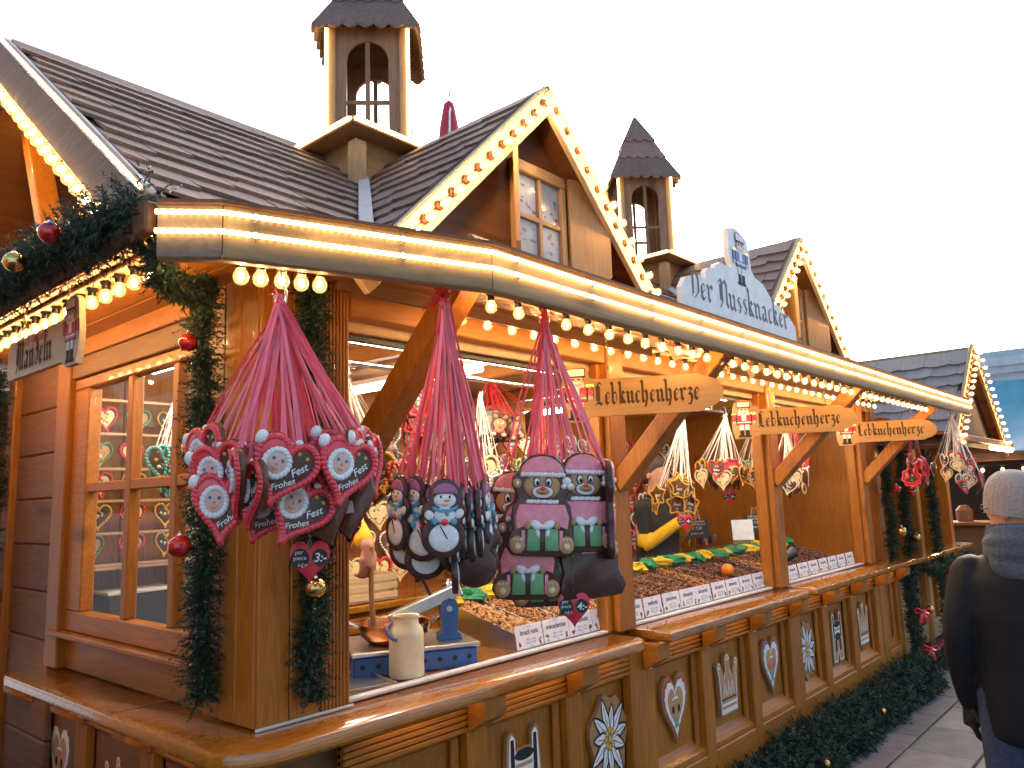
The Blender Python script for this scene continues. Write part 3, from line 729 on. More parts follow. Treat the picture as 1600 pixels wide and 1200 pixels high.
# turrets, set diagonally on boxed bases
def arch(cx, w, z0, z1, n=10):
    r = w/2
    return [(cx-r,z0),(cx+r,z0)]+[(cx+r*cos(pi*i/n), z1-r+r*sin(pi*i/n)) for i in range(n+1)]
for ti, bx in enumerate((2.08, 4.79)):
    by = 2.70; sz = .84; zt = 3.345
    m = MB(); m.box((bx,by,2.7), (bx+sz,by+sz,zt)); base = part('turret_base', m, 'plywood')
    m = MB(); m.cbox((bx-.05,by-.05,2.96), (bx+.012,by+.012,zt-.03), .004); part('corner_block', m, 'pale_z', base)
    m = MB(); slab(m, [(bx-.12,by-.12),(bx+sz+.12,by-.12),(bx+sz+.12,by+sz+.12),(bx-.12,by+sz+.12)], zt, zt+.03, .006); part('turret_eave', m, 'pale_x', base)
    rope([(bx-.125,by+sz,zt+.015),(bx-.125,by-.10,zt+.015),(bx-.10,by-.125,zt+.015),(bx+sz,by-.125,zt+.015)], .010, 'rope light edging the base of the %s turret' % ('near' if ti == 0 else 'far'), 'rope lights on the turrets')
    cx, cy = bx+sz/2, by+sz/2; W = .395; z0, z1 = zt+.03, 4.155
    Rm = Matrix.Translation((cx,cy,0)) @ Matrix.Rotation(radians(-45), 4, 'Z')
    tw = None
    for q in range(4):
        m = MB(); m.M = Rm @ Matrix.Rotation(pi/2*q, 4, 'Z')
        h = W/2; t = .018; aw = .215; az0, az1 = z0+.13, z1-.08
        ar = arch(0, aw, az0, az1)
        # wall with arched opening: side strips, sill, spandrels
        m.box((-h+.03,-h,z0), (-aw/2,-h+t,z1)); m.box((aw/2,-h,z0), (h-.03,-h+t,z1)); m.box((-aw/2,-h,z0), (aw/2,-h+t,az0))
        top = [(-aw/2,z1)]+[(p[0],p[1]) for p in ar[2:][::-1]]+[(aw/2,z1)]
        for (xa,za),(xb,zb) in zip(top[1:-1], top[2:-1]):
            m.add([(xa,-h,za),(xb,-h,zb),(xb,-h,z1),(xa,-h,z1),(xa,-h+t,za),(xb,-h+t,zb),(xb,-h+t,z1),(xa,-h+t,z1)], [(0,1,2,3),(7,6,5,4),(0,4,5,1)])
        o = part('turret_wall', m, 'tower_wood', tw or stall)
        if tw is None: tw = o
        m = MB(); m.M = Rm @ Matrix.Rotation(pi/2*q, 4, 'Z')
        m.cbox((-.012,-h+.002,az0), (.012,-h+.016,az1-.005), .003); m.cbox((-aw/2,-h+.004,az0+.22), (aw/2,-h+.018,az0+.242), .003); part('window_bar', m, 'tower_wood', tw)
        m = MB(); m.M = Rm @ Matrix.Rotation(pi/2*q, 4, 'Z'); m.cbox((-h-.006,-h-.006,z0), (-h+.034,-h+.034,z1+.02), .004); part('corner_stile', m, 'pale_z', tw)
        # roof side in three scalloped courses
        zs = [(z1-.03, h+.075), (z1+.20, h*.72+.012), (z1+.37, h*.42+.01), (z1+.56, .012)]
        for cidx in range(3):
            (za, ha), (zb, hb) = zs[cidx], zs[cidx+1]; za -= .03*(cidx > 0); ha += .030*(cidx > 0)
            n = (7, 5, 3)[cidx]; m = MB(); m.M = Rm @ Matrix.Rotation(pi/2*q, 4, 'Z')
            lo = []; wv = 4
            for i in range(n*wv+1):
                s = i/(n*wv); x = -ha+2*ha*s; dz = -.026*abs(sin(pi*n*s)); lo.append((x, za+dz))
            dd = .018
            vs = [(x,-ha-.002-.3*(za-z),z) for x,z in lo]+[(hb*1.0,-hb,zb+.02),(-hb*1.0,-hb,zb+.02)]
            vs2 = [(x*.985,y+dd,z+.004) for x,y,z in vs]; nn = len(vs)
            m.add(vs+vs2, [tuple(range(nn)), tuple(range(2*nn-1, nn-1, -1))]+[(i, (i+1) % nn, (i+1) % nn+nn, i+nn) for i in range(nn)])
            part('roof_course', m, 'shingle', tw)
        m = MB(); m.M = Rm @ Matrix.Rotation(pi/2*q, 4, 'Z')
    gx = [Rm @ Vector((sx*(W/2+.012), -(W/2+.012), 0)) for sx in (-1, 1)]
    for sd_, p in zip(('left','right'), gx):
        rope([(p.x,p.y,z0), (p.x,p.y,z1-.02)], .009, 'upright rope light on the %s front edge of the %s turret' % (sd_, 'near' if ti == 0 else 'far'), 'rope lights on the turrets')

rope([(.755,EY-.04,zr(EY-.04)+.022),(.755,RY,zr(RY)+.022)], .006, 'rope light along the top of the side gable barge board', 'rope lights on the side gable')
# ---- left side wall with window
m = MB(); m.cbox((1.255,2.455,2.36), (1.30,4.3,2.445), .004); part('lintel', m, 'amber_y')
m = MB(); m.cbox((1.262,2.455,2.27), (1.30,3.72,2.358), .004); part('window_head', m, 'brown_y')
m = MB(); m.cbox((1.29,2.455,1.051), (1.32,3.72,1.20), .003); part('apron_board', m, 'amber_y')
m = MB(); m.cbox((1.235,2.455,1.185), (1.335,3.73,1.205), .004); part('window_sill', m, 'amber_y')
wl = MB(); wl.cbox((1.275,2.455,1.206), (1.33,3.66,1.29), .006); wl.cbox((1.275,2.455,2.22), (1.33,3.66,2.268), .006); wl.cbox((1.275,3.50,1.29), (1.33,3.66,2.22), .006)
lw = part('side_window', wl, 'amber_y')
for y in (3.10, 2.72):
    wl = MB(); wl.cbox((1.28,y-.022,1.291), (1.325,y+.022,2.219), .004); part('mullion', wl, 'amber_z', lw)
for y0, y1 in ((2.455,2.697),(2.743,3.077),(3.123,3.499)):
    wl = MB(); wl.cbox((1.283,y0,1.775), (1.322,y1,1.815), .004); part('transom', wl, 'amber_y', lw)
    for za, zb in ((1.29,1.775),(1.815,2.22)):
        wl = MB(); wl.box((1.300,y0,za), (1.304,y1,zb)); part('pane', wl, 'clear_glass', lw)
m = MB(); m.cbox((1.25,3.662,1.051), (1.34,3.80,2.358), .006); part('post', m, 'amber_z')
for k in range(11):
    m = MB(); z0 = .12+k*.205; m.cbox((1.268,3.802,z0), (1.30,4.34,z0+.203), .008); part('log_board', m, 'brown_y')
m = MB(); m.cbox((1.24,4.34,.05), (1.34,4.44,2.44), .006); part('post', m, 'amber_z')
# ---- inside of the stall
m = MB(); m.box((1.34,2.2,.02), (7.4,4.3,.10)); part('floor', m, 'brown_x')
for k in range(22):
    x0 = 1.36+k*.275; m = MB(); m.cbox((x0,4.02,.1), (x0+.272,4.045,2.46), .004); part('wall_plank', m, 'amber_z')
m = MB(); m.box((7.28,2.25,.1), (7.3,4.02,2.46)); part('end_wall', m, 'amber_z')
m = MB(); m.box((1.33,2.235,2.462), (7.4,4.2,2.48)); part('ceiling', m, 'soffit')
for x in (2.35, 3.25, 4.2, 5.15, 6.1):
    m = MB(); m.cbox((x,2.24,2.38), (x+.06,4.01,2.46), .004); part('rafter', m, 'amber_y')
# worktop and steel strip behind the counter
m = MB(); m.cbox((1.61,2.201,1.0), (7.27,2.86,1.046), .004); part('worktop', m, 'counter_x')
for a, b in ((1.604,PX[0]-.106), (PX[0]+.106,PX[1]-.106), (PX[1]+.106,PX[2]-.106)):
    m = MB(); m.cbox((a,2.165,1.051), (b,2.20,1.064), .003); part('edge_strip', m, 'white_strip')
# back cabinet with panelled doors
m = MB(); m.cbox((1.6,3.60,.10), (7.2,4.01,1.09), .004); cab = part('back_cabinet', m, 'amber_x')
m = MB(); m.cbox((1.58,3.56,1.091), (7.22,4.012,1.13), .006); part('cabinet_top', m, 'counter_x', cab)
for k in range(9):
    x0 = 1.64+k*.615
    m = MB(); m.cbox((x0,3.585,.20), (x0+.585,3.599,1.06), .004); part('cabinet_door', m, 'amber_x', cab)
    m = MB()
    m.cbox((x0,3.572,.98), (x0+.585,3.586,1.06), .004); m.cbox((x0,3.572,.20), (x0+.585,3.586,.28), .004); m.cbox((x0,3.572,.28), (x0+.08,3.586,.98), .004); m.cbox((x0+.505,3.572,.28), (x0+.585,3.586,.98), .004)
    part('door_frame', m, 'amber_x', cab)
# fluorescent battens: real lit lamps under the ceiling
def batten(p, q, label, w=.075):
    t = thing('fluorescent_lamp', label, 'lamp', tuple(p), 0, 'white tube lamps inside the stall')
    o = Vector(p)
    m = MB(); m.beam(p, q, w, .03, c=.004); m.build('housing', 'white_paint', t, o)
    d = (Vector(q)-o).normalized()
    m = MB(); m.beam(o+d*.03-Vector((0,0,.031)), Vector(q)-d*.03-Vector((0,0,.031)), w*.9, .03, c=.008); m.build('diffuser', 'tube_white', t, o)
batten((1.66,2.33,2.345), (3.05,2.33,2.345), 'white tube lamp above the nut trays of the nearest bay')
batten((3.40,2.33,2.345), (4.95,2.33,2.345), 'white tube lamp above the middle bay')
batten((5.28,2.33,2.345), (6.80,2.33,2.345), 'white tube lamp above the far bay')
batten((2.72,2.55,2.36), (2.72,3.7,2.36), 'white tube lamp running back across the nearest bay')
batten((1.55,2.6,2.36), (1.55,3.6,2.36), 'white tube lamp behind the side window')
batten((4.6,3.0,2.36), (4.6,3.9,2.36), 'white tube lamp running back across the middle bay')
for a, b in ((1.62,3.12), (3.34,4.98), (5.22,6.83)):
    m = MB(); m.tube([(a,2.42,2.235),(b,2.42,2.235)], .011, 8)
    for x in (a+.15, b-.15): m.tube([(x,2.42,2.235),(x,2.42,2.45)], .005, 6)
    part('hanging_rail', m, 'chrome', smooth=60)

# ================================================================ filament lamps on strings
b = MB(); b.lathe([(.0,-.069),(.010,-.0675),(.0175,-.061),(.0208,-.050),(.0195,-.040),(.014,-.030),(.0105,-.022),(.0105,-.018)], 14); BULB = shared(b, 'bulb', 'bulb_glass', smooth='all')
b = MB(); b.ball((0,0,-.047), (.0085,.0085,.013), 0, 6, 4); FIL = shared(b, 'filament', 'filament', smooth='all')
b = MB(); b.lathe([(.017,0),(.017,-.006),(.0125,-.010),(.0125,-.024),(.011,-.026)], 12); SOCK = shared(b, 'socket', 'black_plastic', smooth=40)
b = MB(); b.lathe([(.019,0),(.019,-.014),(.0135,-.018),(.0125,-.024)], 12); SOCKB = shared(b, 'socket', 'socket', smooth=40)
def string_lights(pts, label, direction=(0,0,-1), batten=None, sock=None, scale=1.0, group=None, jit=.05):
    t = thing('string_lights', label, 'string lights', tuple(pts[0]), 0, group); o = Vector(pts[0])
    q = Vector((0,0,-1)).rotation_difference(Vector(direction)).to_matrix()
    for p in pts:
        R = (q @ Euler((U(-jit,jit), U(-jit,jit), U(0,6)), 'XYZ').to_matrix()).to_4x4() @ Matrix.Scale(scale, 4)
        bo = inst('bulb', BULB, t, mat4=Matrix.Translation(Vector(p)-o) @ R)
        inst('filament', FIL, bo); inst('socket', sock or SOCK, bo)
    m = MB()
    d = Vector(direction)
    if batten:
        m.beam(Vector(pts[0])-d*.008-(Vector(pts[-1])-o).normalized()*.05, Vector(pts[-1])-d*.008+(Vector(pts[-1])-o).normalized()*.05, batten[0], .014, up=d, c=.003); m.build('batten', batten[1], t, o)
    else:
        m.tube([Vector(p)-d*.003 for p in pts], .004, 5); m.build('cable', 'black_plastic', t, o)
    return t
lin = lambda a, b, n: [Vector(a).lerp(Vector(b), i/(n-1)) for i in range(n)]
G1 = 'filament bulb strings under the stall canopy'
string_lights(lin((1.70,1.555,2.315), (6.75,1.555,2.315), 41), 'row of clear glowing bulbs close behind the front canopy edge', batten=(.05,'pale_x'), group=G1, scale=.88)
string_lights(lin((2.0,1.98,2.395), (6.9,1.98,2.395), 36), 'row of clear glowing bulbs under the canopy close to the posts', batten=(.05,'pale_x'), group=G1, scale=.88)
string_lights(lin((.93,1.66,2.285), (1.135,1.63,2.295), 5), 'five clear glowing bulbs under the canopy corner beside the corner pillar', batten=(.05,'pale_x'), group=G1, scale=.92)
string_lights(lin((.95,2.2,2.412), (.95,4.1,2.412), 19), 'row of clear glowing bulbs under the left side canopy', batten=(.05,'pale_y'), group=G1)
a, b_ = Vector((.80,EY+.12,zr(EY+.12)-.15)), Vector((.80,RY,zr(RY)-.15))
string_lights(lin(a, b_, 17), 'row of glowing bulbs along the lower edge of the side gable barge board', direction=(-.75,0,-.66), group='bulb strings on gables')
string_lights(lin((.80,RY+.1,zr(RY)-.2), (.80,2*RY-EY-.1,zr(EY+.1)-.14), 12), 'row of glowing bulbs on the far slope of the side gable', direction=(-.75,0,-.66), group='bulb strings on gables')
for gi, c in enumerate(GX):
    for sgn in (-1, 1):
        p0 = Vector((c+sgn*.90,1.806,GZ-.99*.90-.045)); p1 = Vector((c+sgn*.04,1.806,GZ-.085))
        string_lights(lin(p0, p1, 14), 'bulbs dotted up the %s barge board of the %s front gable' % ('left' if sgn < 0 else 'right', 'near' if gi == 0 else 'far'), direction=(0,-1,0), sock=SOCKB, group='bulb strings on gables', jit=.02, scale=.86)

# ================================================================ fir garlands and baubles
def foliage(mb, path, rad, per_m, seed=1, nl=(.016,.03), nw=.0026, twig=14, flat=None):
    rnd = random.Random(seed); P = [Vector(p) for p in path]; L = [0]
    for a, b in zip(P, P[1:]): L.append(L[-1]+(b-a).length)
    n = int(L[-1]*per_m)
    for k in range(n):
        s = rnd.uniform(0, L[-1]); i = 0
        while L[i+1] < s: i += 1
        p = P[i].lerp(P[i+1], (s-L[i])/(L[i+1]-L[i])); t = (P[i+1]-P[i]).normalized()
        a = t.orthogonal().normalized(); bb = t.cross(a); ph = rnd.uniform(0, 2*pi)
        out = a*cos(ph)+bb*sin(ph); d = (out*rnd.uniform(.6,1.0)+t*rnd.uniform(-.7,.7)+Vector((0,0,-.15))).normalized()
        lump = .72+.5*noise.noise(Vector((s*7+seed*3.1, ph, 0)))
        ln = rad*rnd.uniform(.55,1.15)*lump*1.15
        base = p+out*rad*rnd.uniform(0,.3)
        side = d.orthogonal().normalized(); sd2 = d.cross(side)
        for q in range(twig):
            f = q/twig; b0 = base+d*ln*f; an = rnd.uniform(0, 2*pi); o2 = side*cos(an)+sd2*sin(an)
            nd = (d*rnd.uniform(.5,1.1)+o2).normalized(); l = rnd.uniform(*nl)*(1-.35*f)
            w = nd.cross(o2+Vector((.1,.2,.3))); w = (w.normalized() if w.length > 1e-4 else side)*nw*rnd.uniform(.7,1.3)
            mb.add([b0-w, b0+w, b0+nd*l], [(0,1,2)], 0)
def garland(label, path, rad, per_m=520, seed=1, mat='needle', **k):
    m = MB(); o = path[-1]; foliage(m, path, rad, per_m, seed, **k)
    m.tube([Vector(p) for p in path], .012, 6)
    ob = m.build('fir_garland', mat, None, o, fix=False); ob.location = o
    return tag(ob, label, 'garland', 'green fir garlands')
def wob(a, b, n, amp, seed=0):
    rnd = random.Random(seed); a, b = Vector(a), Vector(b)
    return [a.lerp(b, i/(n-1))+Vector((rnd.uniform(-amp,amp), rnd.uniform(-amp,amp), rnd.uniform(-amp,amp)*.5)) for i in range(n)]
garland('dark fir garland hanging down the left face of the corner pillar', wob((1.20,2.36,2.42), (1.21,2.345,1.11), 18, .012, 3), .074, 1250, seed=11, nl=(.012,.022))
garland('dark fir garland hanging down the front face of the corner pillar', wob((1.415,2.08,2.40), (1.435,2.085,1.11), 18, .012, 4), .074, 1250, seed=12, nl=(.012,.022))
garland('thick fir garland draped along the left canopy edge', [(.73,1.74,2.385),(.715,1.9,2.37),(.70,2.1,2.372),(.70,2.35,2.38),(.71,2.6,2.385),(.70,2.9,2.39),(.70,3.3,2.39)], .10, 1500, seed=13, nl=(.013,.024))
garland('short fir garland curling from the canopy corner to the pillar', [(.76,1.75,2.30),(.86,1.92,2.28),(1.0,2.1,2.31),(1.13,2.26,2.37),(1.2,2.34,2.42)], .055, seed=14)
garland('fir garland on the end post of the long stall', wob((7.3,2.06,2.05), (7.32,2.05,1.06), 14, .012, 5), .065, 1000, seed=15, nl=(.014,.026))
garland('fir garland trailing from the end of the counter to the ground', wob((7.5,2.03,1.0), (7.45,2.0,.12), 14, .014, 6), .07, 1000, seed=16, nl=(.014,.026))
# low hedge of fir branches along the foot of the front
m = MB()
for k, (y, z, r) in enumerate(((1.96,.09,.15), (1.89,.05,.12), (1.99,.19,.12))):
    foliage(m, wob((3.35,y,z*.9), (7.5,y-.02,z), 24, .03, 20+k), r, 560, seed=30+k, nl=(.025,.05), nw=.004, twig=18)
hd = m.build('fir_branches', 'needle_blue', None, (4.8,1.9,0), fix=False); hd.location = (4.8,1.9,0); tag(hd, 'low bank of cut fir branches along the foot of the stall', 'fir branches')
m = MB(); foliage(m, wob((1.55,1.98,.85), (1.6,1.96,.2), 6, .02, 9), .09, 700, seed=41)
o_ = m.build('fir_branches', 'needle', None, (1.58,1.97,.1), fix=False); o_.location = (1.58,1.97,.1); tag(o_, 'small fir bunch under the counter corner', 'fir branches')
b = MB(); b.ball((0,0,0), 1, 0, 20, 12); BALLR = shared(b, 'ball', 'red_ball', smooth='all'); b = MB(); b.ball((0,0,0), 1, 0, 20, 12); BALLG = shared(b, 'ball', 'gold_ball', smooth='all')
b = MB(); b.lathe([(.22,.95),(.22,1.14),(.1,1.16)], 10); b.tube([(.1*cos(a),0,1.24+.1*sin(a)) for a in [2*pi*i/8 for i in range(9)]], .03, 5); CAP = shared(b, 'cap', 'chrome')
def bauble(p, r, red, label):
    t = thing('bauble', label, 'bauble', p, U(0,3), 'baubles on the garlands'); t.scale = (r,r,r)
    inst('ball', BALLR if red else BALLG, t); inst('cap', CAP, t)
bauble((.63,2.02,2.37), .027, True, 'large red bauble on the left canopy garland')
bauble((.62,2.24,2.345), .027, False, 'gold bauble on the left canopy garland')
bauble((.62,2.55,2.34), .027, True, 'dim red bauble at the picture edge on the left canopy garland')
bauble((.80,1.80,2.30), .028, False, 'gold bauble at the canopy corner')
bauble((1.135,2.34,2.215), .028, True, 'red bauble high on the left pillar garland')
bauble((1.12,2.325,1.585), .034, True, 'shiny red bauble halfway down the left pillar garland')
bauble((1.38,2.0,1.452), .030, False, 'gold bauble low on the front pillar garland')
bauble((1.14,2.31,1.88), .028, False, 'gold bauble behind the ribbons on the left pillar garland')
for i, (p, r, red, l) in enumerate((((7.25,1.97,1.98),.04,False,'gold bauble at the top of the end post garland'), ((7.27,1.97,1.66),.035,True,'red bauble on the middle of the end post garland'), ((7.25,1.96,1.30),.04,False,'gold bauble near the foot of the end post garland'),
    ((4.6,1.76,.16),.02,False,'gold bauble nearest the camera in the fir branches'), ((5.7,1.77,.2),.018,False,'small gold bauble in the middle of the fir branches'))): bauble(p, r, red, l)

# ================================================================ hanging wooden signs
FIGM = ['white_paint','black_ink','heart_red','skin_icing','tan_icing','gold_ball']
def nutcracker(mb, cx, z0, h, y, outline=True):
    k = h; e = .0006
    def P(poly, mat, lay): mb.add([(cx+p[0]*k, y-e*lay, z0+p[1]*k) for p in poly], [tuple(range(len(poly)))], mat)
    R = lambda x0, x1, a, b: [(x0,a),(x1,a),(x1,b),(x0,b)]
    P(R(-.17,.17,.0,.05), 1, 1); P(R(-.13,-.02,.05,.2), 1, 1); P(R(.02,.13,.05,.2), 1, 1)
    P(R(-.13,-.02,.2,.36), 0, 1); P(R(.02,.13,.2,.36), 0, 1)
    P(R(-.21,.21,.34,.66), 1, 1); P(R(-.19,.19,.355,.65), 2, 2); P(R(-.06,.06,.46,.64), 0, 3); P(R(-.19,.19,.40,.43), 0, 3)
    for s in (-1, 1):
        P(R(s*.27-.06,s*.27+.06,.40,.66), 1, 1); P(R(s*.27-.045,s*.27+.045,.45,.645), 2, 2); P(R(s*.27-.045,s*.27+.045,.385,.45), 3, 2); P(R(s*.26-.08,s*.26+.08,.63,.68), 5, 3)
    P(circ(0,.75,.16,.13,14), 1, 2); P(circ(0,.75,.145,.115,14), 3, 3); P([(-.14,.78),(-.16,.62),(.16,.62),(.14,.78)], 0, 2.5)
    P(R(-.10,.10,.70,.74), 0, 4); P(R(-.08,-.03,.77,.80), 1, 4); P(R(.03,.08,.77,.80), 1, 4)
    P(R(-.18,.18,.82,1.0), 1, 4); P(R(-.165,.165,.85,.985), 0, 5)
def wooden_sign(name, label, loc, rotz, L, H, text, small=None, flip=False, chains=(), tilt=0):
    t = thing(name, label, 'sign', loc, rotz, None); t.rotation_euler = (0, tilt, rotz)
    x0, x1 = -L/2, L/2; nb = .115*L/.72; fx = x0+nb/2+.012
    if not flip:
        pl = [(x0+nb+.03,-H/2)]+[(x1-.10,-H/2),(x1-.095,-H/2-.006+.012)]+[(x1-.10+.10*sin(a),-H*.44*cos(a)) for a in [pi*i/12 for i in range(1,12)]]+[(x1-.095,H/2-.006),(x1-.10,H/2),(x0+nb+.03,H/2)]
        pl += [(x0+nb+.012,H/2+.012),(x0+nb+.008,H/2+.04)]+circ(fx,H/2+.035,nb*.5,.03,8,.1,pi-.1)+[(x0-.004,H*.1),(x0,-H/2+.02),(x0+.012,-H/2-.022),(x0+nb,-H/2-.022),(x0+nb+.012,-H/2-.006)]
        tx = x0+nb+.04
    else:
        nbx = x1-nb/2-.012; fx = nbx
        pl = [(x0,-H/2+.03),(x0+.02,-H/2),(x1-nb-.03,-H/2),(x1-nb,-H/2-.02),(x1-.012,-H/2-.02),(x1,-H/2+.02),(x1+.004,H*.1)]+circ(fx,H/2+.035,nb*.5,.03,8,.1,pi-.1)+[(x1-nb-.012,H/2+.02),(x1-nb-.03,H/2),(x0+.02,H/2),(x0,H/2-.03)]
        tx = x0+.09
    m = MB(); m.prism(pl, -.009, .009); m.build('board', 'cream_board' if flip else 'sign_wood', t)
    m = MB(); W = sum(GL[c][0] for c in text)
    sz = H*.345 if not flip else .062
    blackletter(m, text, sz, tx, -H*.2 if not small else -H*.34, -.0102, 0, sx=((L-nb-.135)/W if not flip else (L-nb-.20)/W)/sz); m.build('lettering', 'brown_ink', t)
    if small:
        for wd, ox in (('frisch',0), ('gebrannt',.115)): m = MB(); blackletter(m, wd, .020, tx+.04+ox, H*.26, -.0102, 0, nib=.22); m.build('lettering', 'heart_red', t)
    m = MB(); nutcracker(m, fx, -H/2-.012, H+.065, -.0102); m.build('nutcracker_figure', FIGM, t, fix=False)
    for cx, ln in chains:
        m = MB(); n = int(ln/.018)
        for i in range(n):
            z = H/2+.004+i*.018
            lk = [((.0055*cos(a), 0, z+.009+.012*sin(a)) if i % 2 == 0 else (0, .0055*cos(a), z+.009+.012*sin(a))) for a in [2*pi*j/8 for j in range(9)]]
            m.tube([(cx+p[0], p[1], p[2]) for p in lk], .0016, 4, cap=False)
        m.build('chain', 'chain', t)
    return t
TH = radians(-60)
wooden_sign('hanging_sign', 'nearest hanging wooden sign reading Lebkuchenherze, partly behind pink ribbons', (2.91,1.79,2.12), TH, .70, .165, 'Lebkuchenherze', chains=((-.14,.19),(.18,.16)))
wooden_sign('hanging_sign', 'middle hanging wooden sign reading Lebkuchenherze with a full nutcracker figure', (4.91,1.90,2.125), TH, .76, .165, 'Lebkuchenherze', chains=((-.14,.2),(.2,.17)))
wooden_sign('hanging_sign', 'farthest hanging wooden sign reading Lebkuchenherze, half covered by the middle one', (6.74,1.86,2.13), TH, .76, .165, 'Lebkuchenherze', chains=((-.14,.2),(.2,.17)))
wooden_sign('hanging_sign', 'cream wooden sign reading Mandeln above the side window', (.855,2.74,2.215), -pi/2, .64, .13, 'Mandeln', small='frisch gebrannt', flip=True, chains=((-.2,.14),(.2,.14)))
# white sign board with nutcracker standing on the canopy
t = thing('canopy_sign', 'white cut-out board with a tall nutcracker standing on top of the canopy', 'sign', (3.17,1.41,2.405))
pl = [(-.57,0),(.58,0),(.57,.10),(.50,.16),(.42,.175),(.40,.20),(.33,.215),(.27,.26),(.22,.31),(.13,.33),(.095,.37),(.085,.47),(.07,.55),(.0,.58),(-.045,.60),(-.12,.575),(-.125,.50),(-.13,.42),(-.115,.37),(-.10,.33),(-.22,.33),(-.26,.31),(-.27,.28),(-.34,.265),(-.36,.235),(-.36,.195),(-.44,.20),(-.53,.165),(-.57,.10)]
m = MB(); m.prism([(x*.98,z*.72) for x,z in pl], -.012, .012); m.build('board', 'white_paint', t)
m = MB(); W = sum(GL[c][0] for c in 'Der Nussknacker'); blackletter(m, 'Der', .98/W, -.50, .045, -.0135, 0, nib=.11); m.build('lettering', 'pale_ink', t); m = MB(); blackletter(m, 'Nussknacker', .98/W, -.50+.98/W*(W-sum(GL[c][0] for c in 'Nussknacker')), .045, -.0135, 0, nib=.11); m.build('lettering', 'pale_ink', t)
m = MB(); nutcracker(m, -.015, .175, .235, -.0135); m.build('nutcracker_figure', ['white_paint','black_ink','figure_blue','skin_icing','tan_icing','gold_ball'], t, fix=False)
m = MB()
for x in (-.4, .4): m.beam((x,.012,.0), (x,.12,.02), .02, .02); m.beam((x,.10,.012), (x,.02,.16), .014, .014)
m.build('bracket', 'brown_x', t)

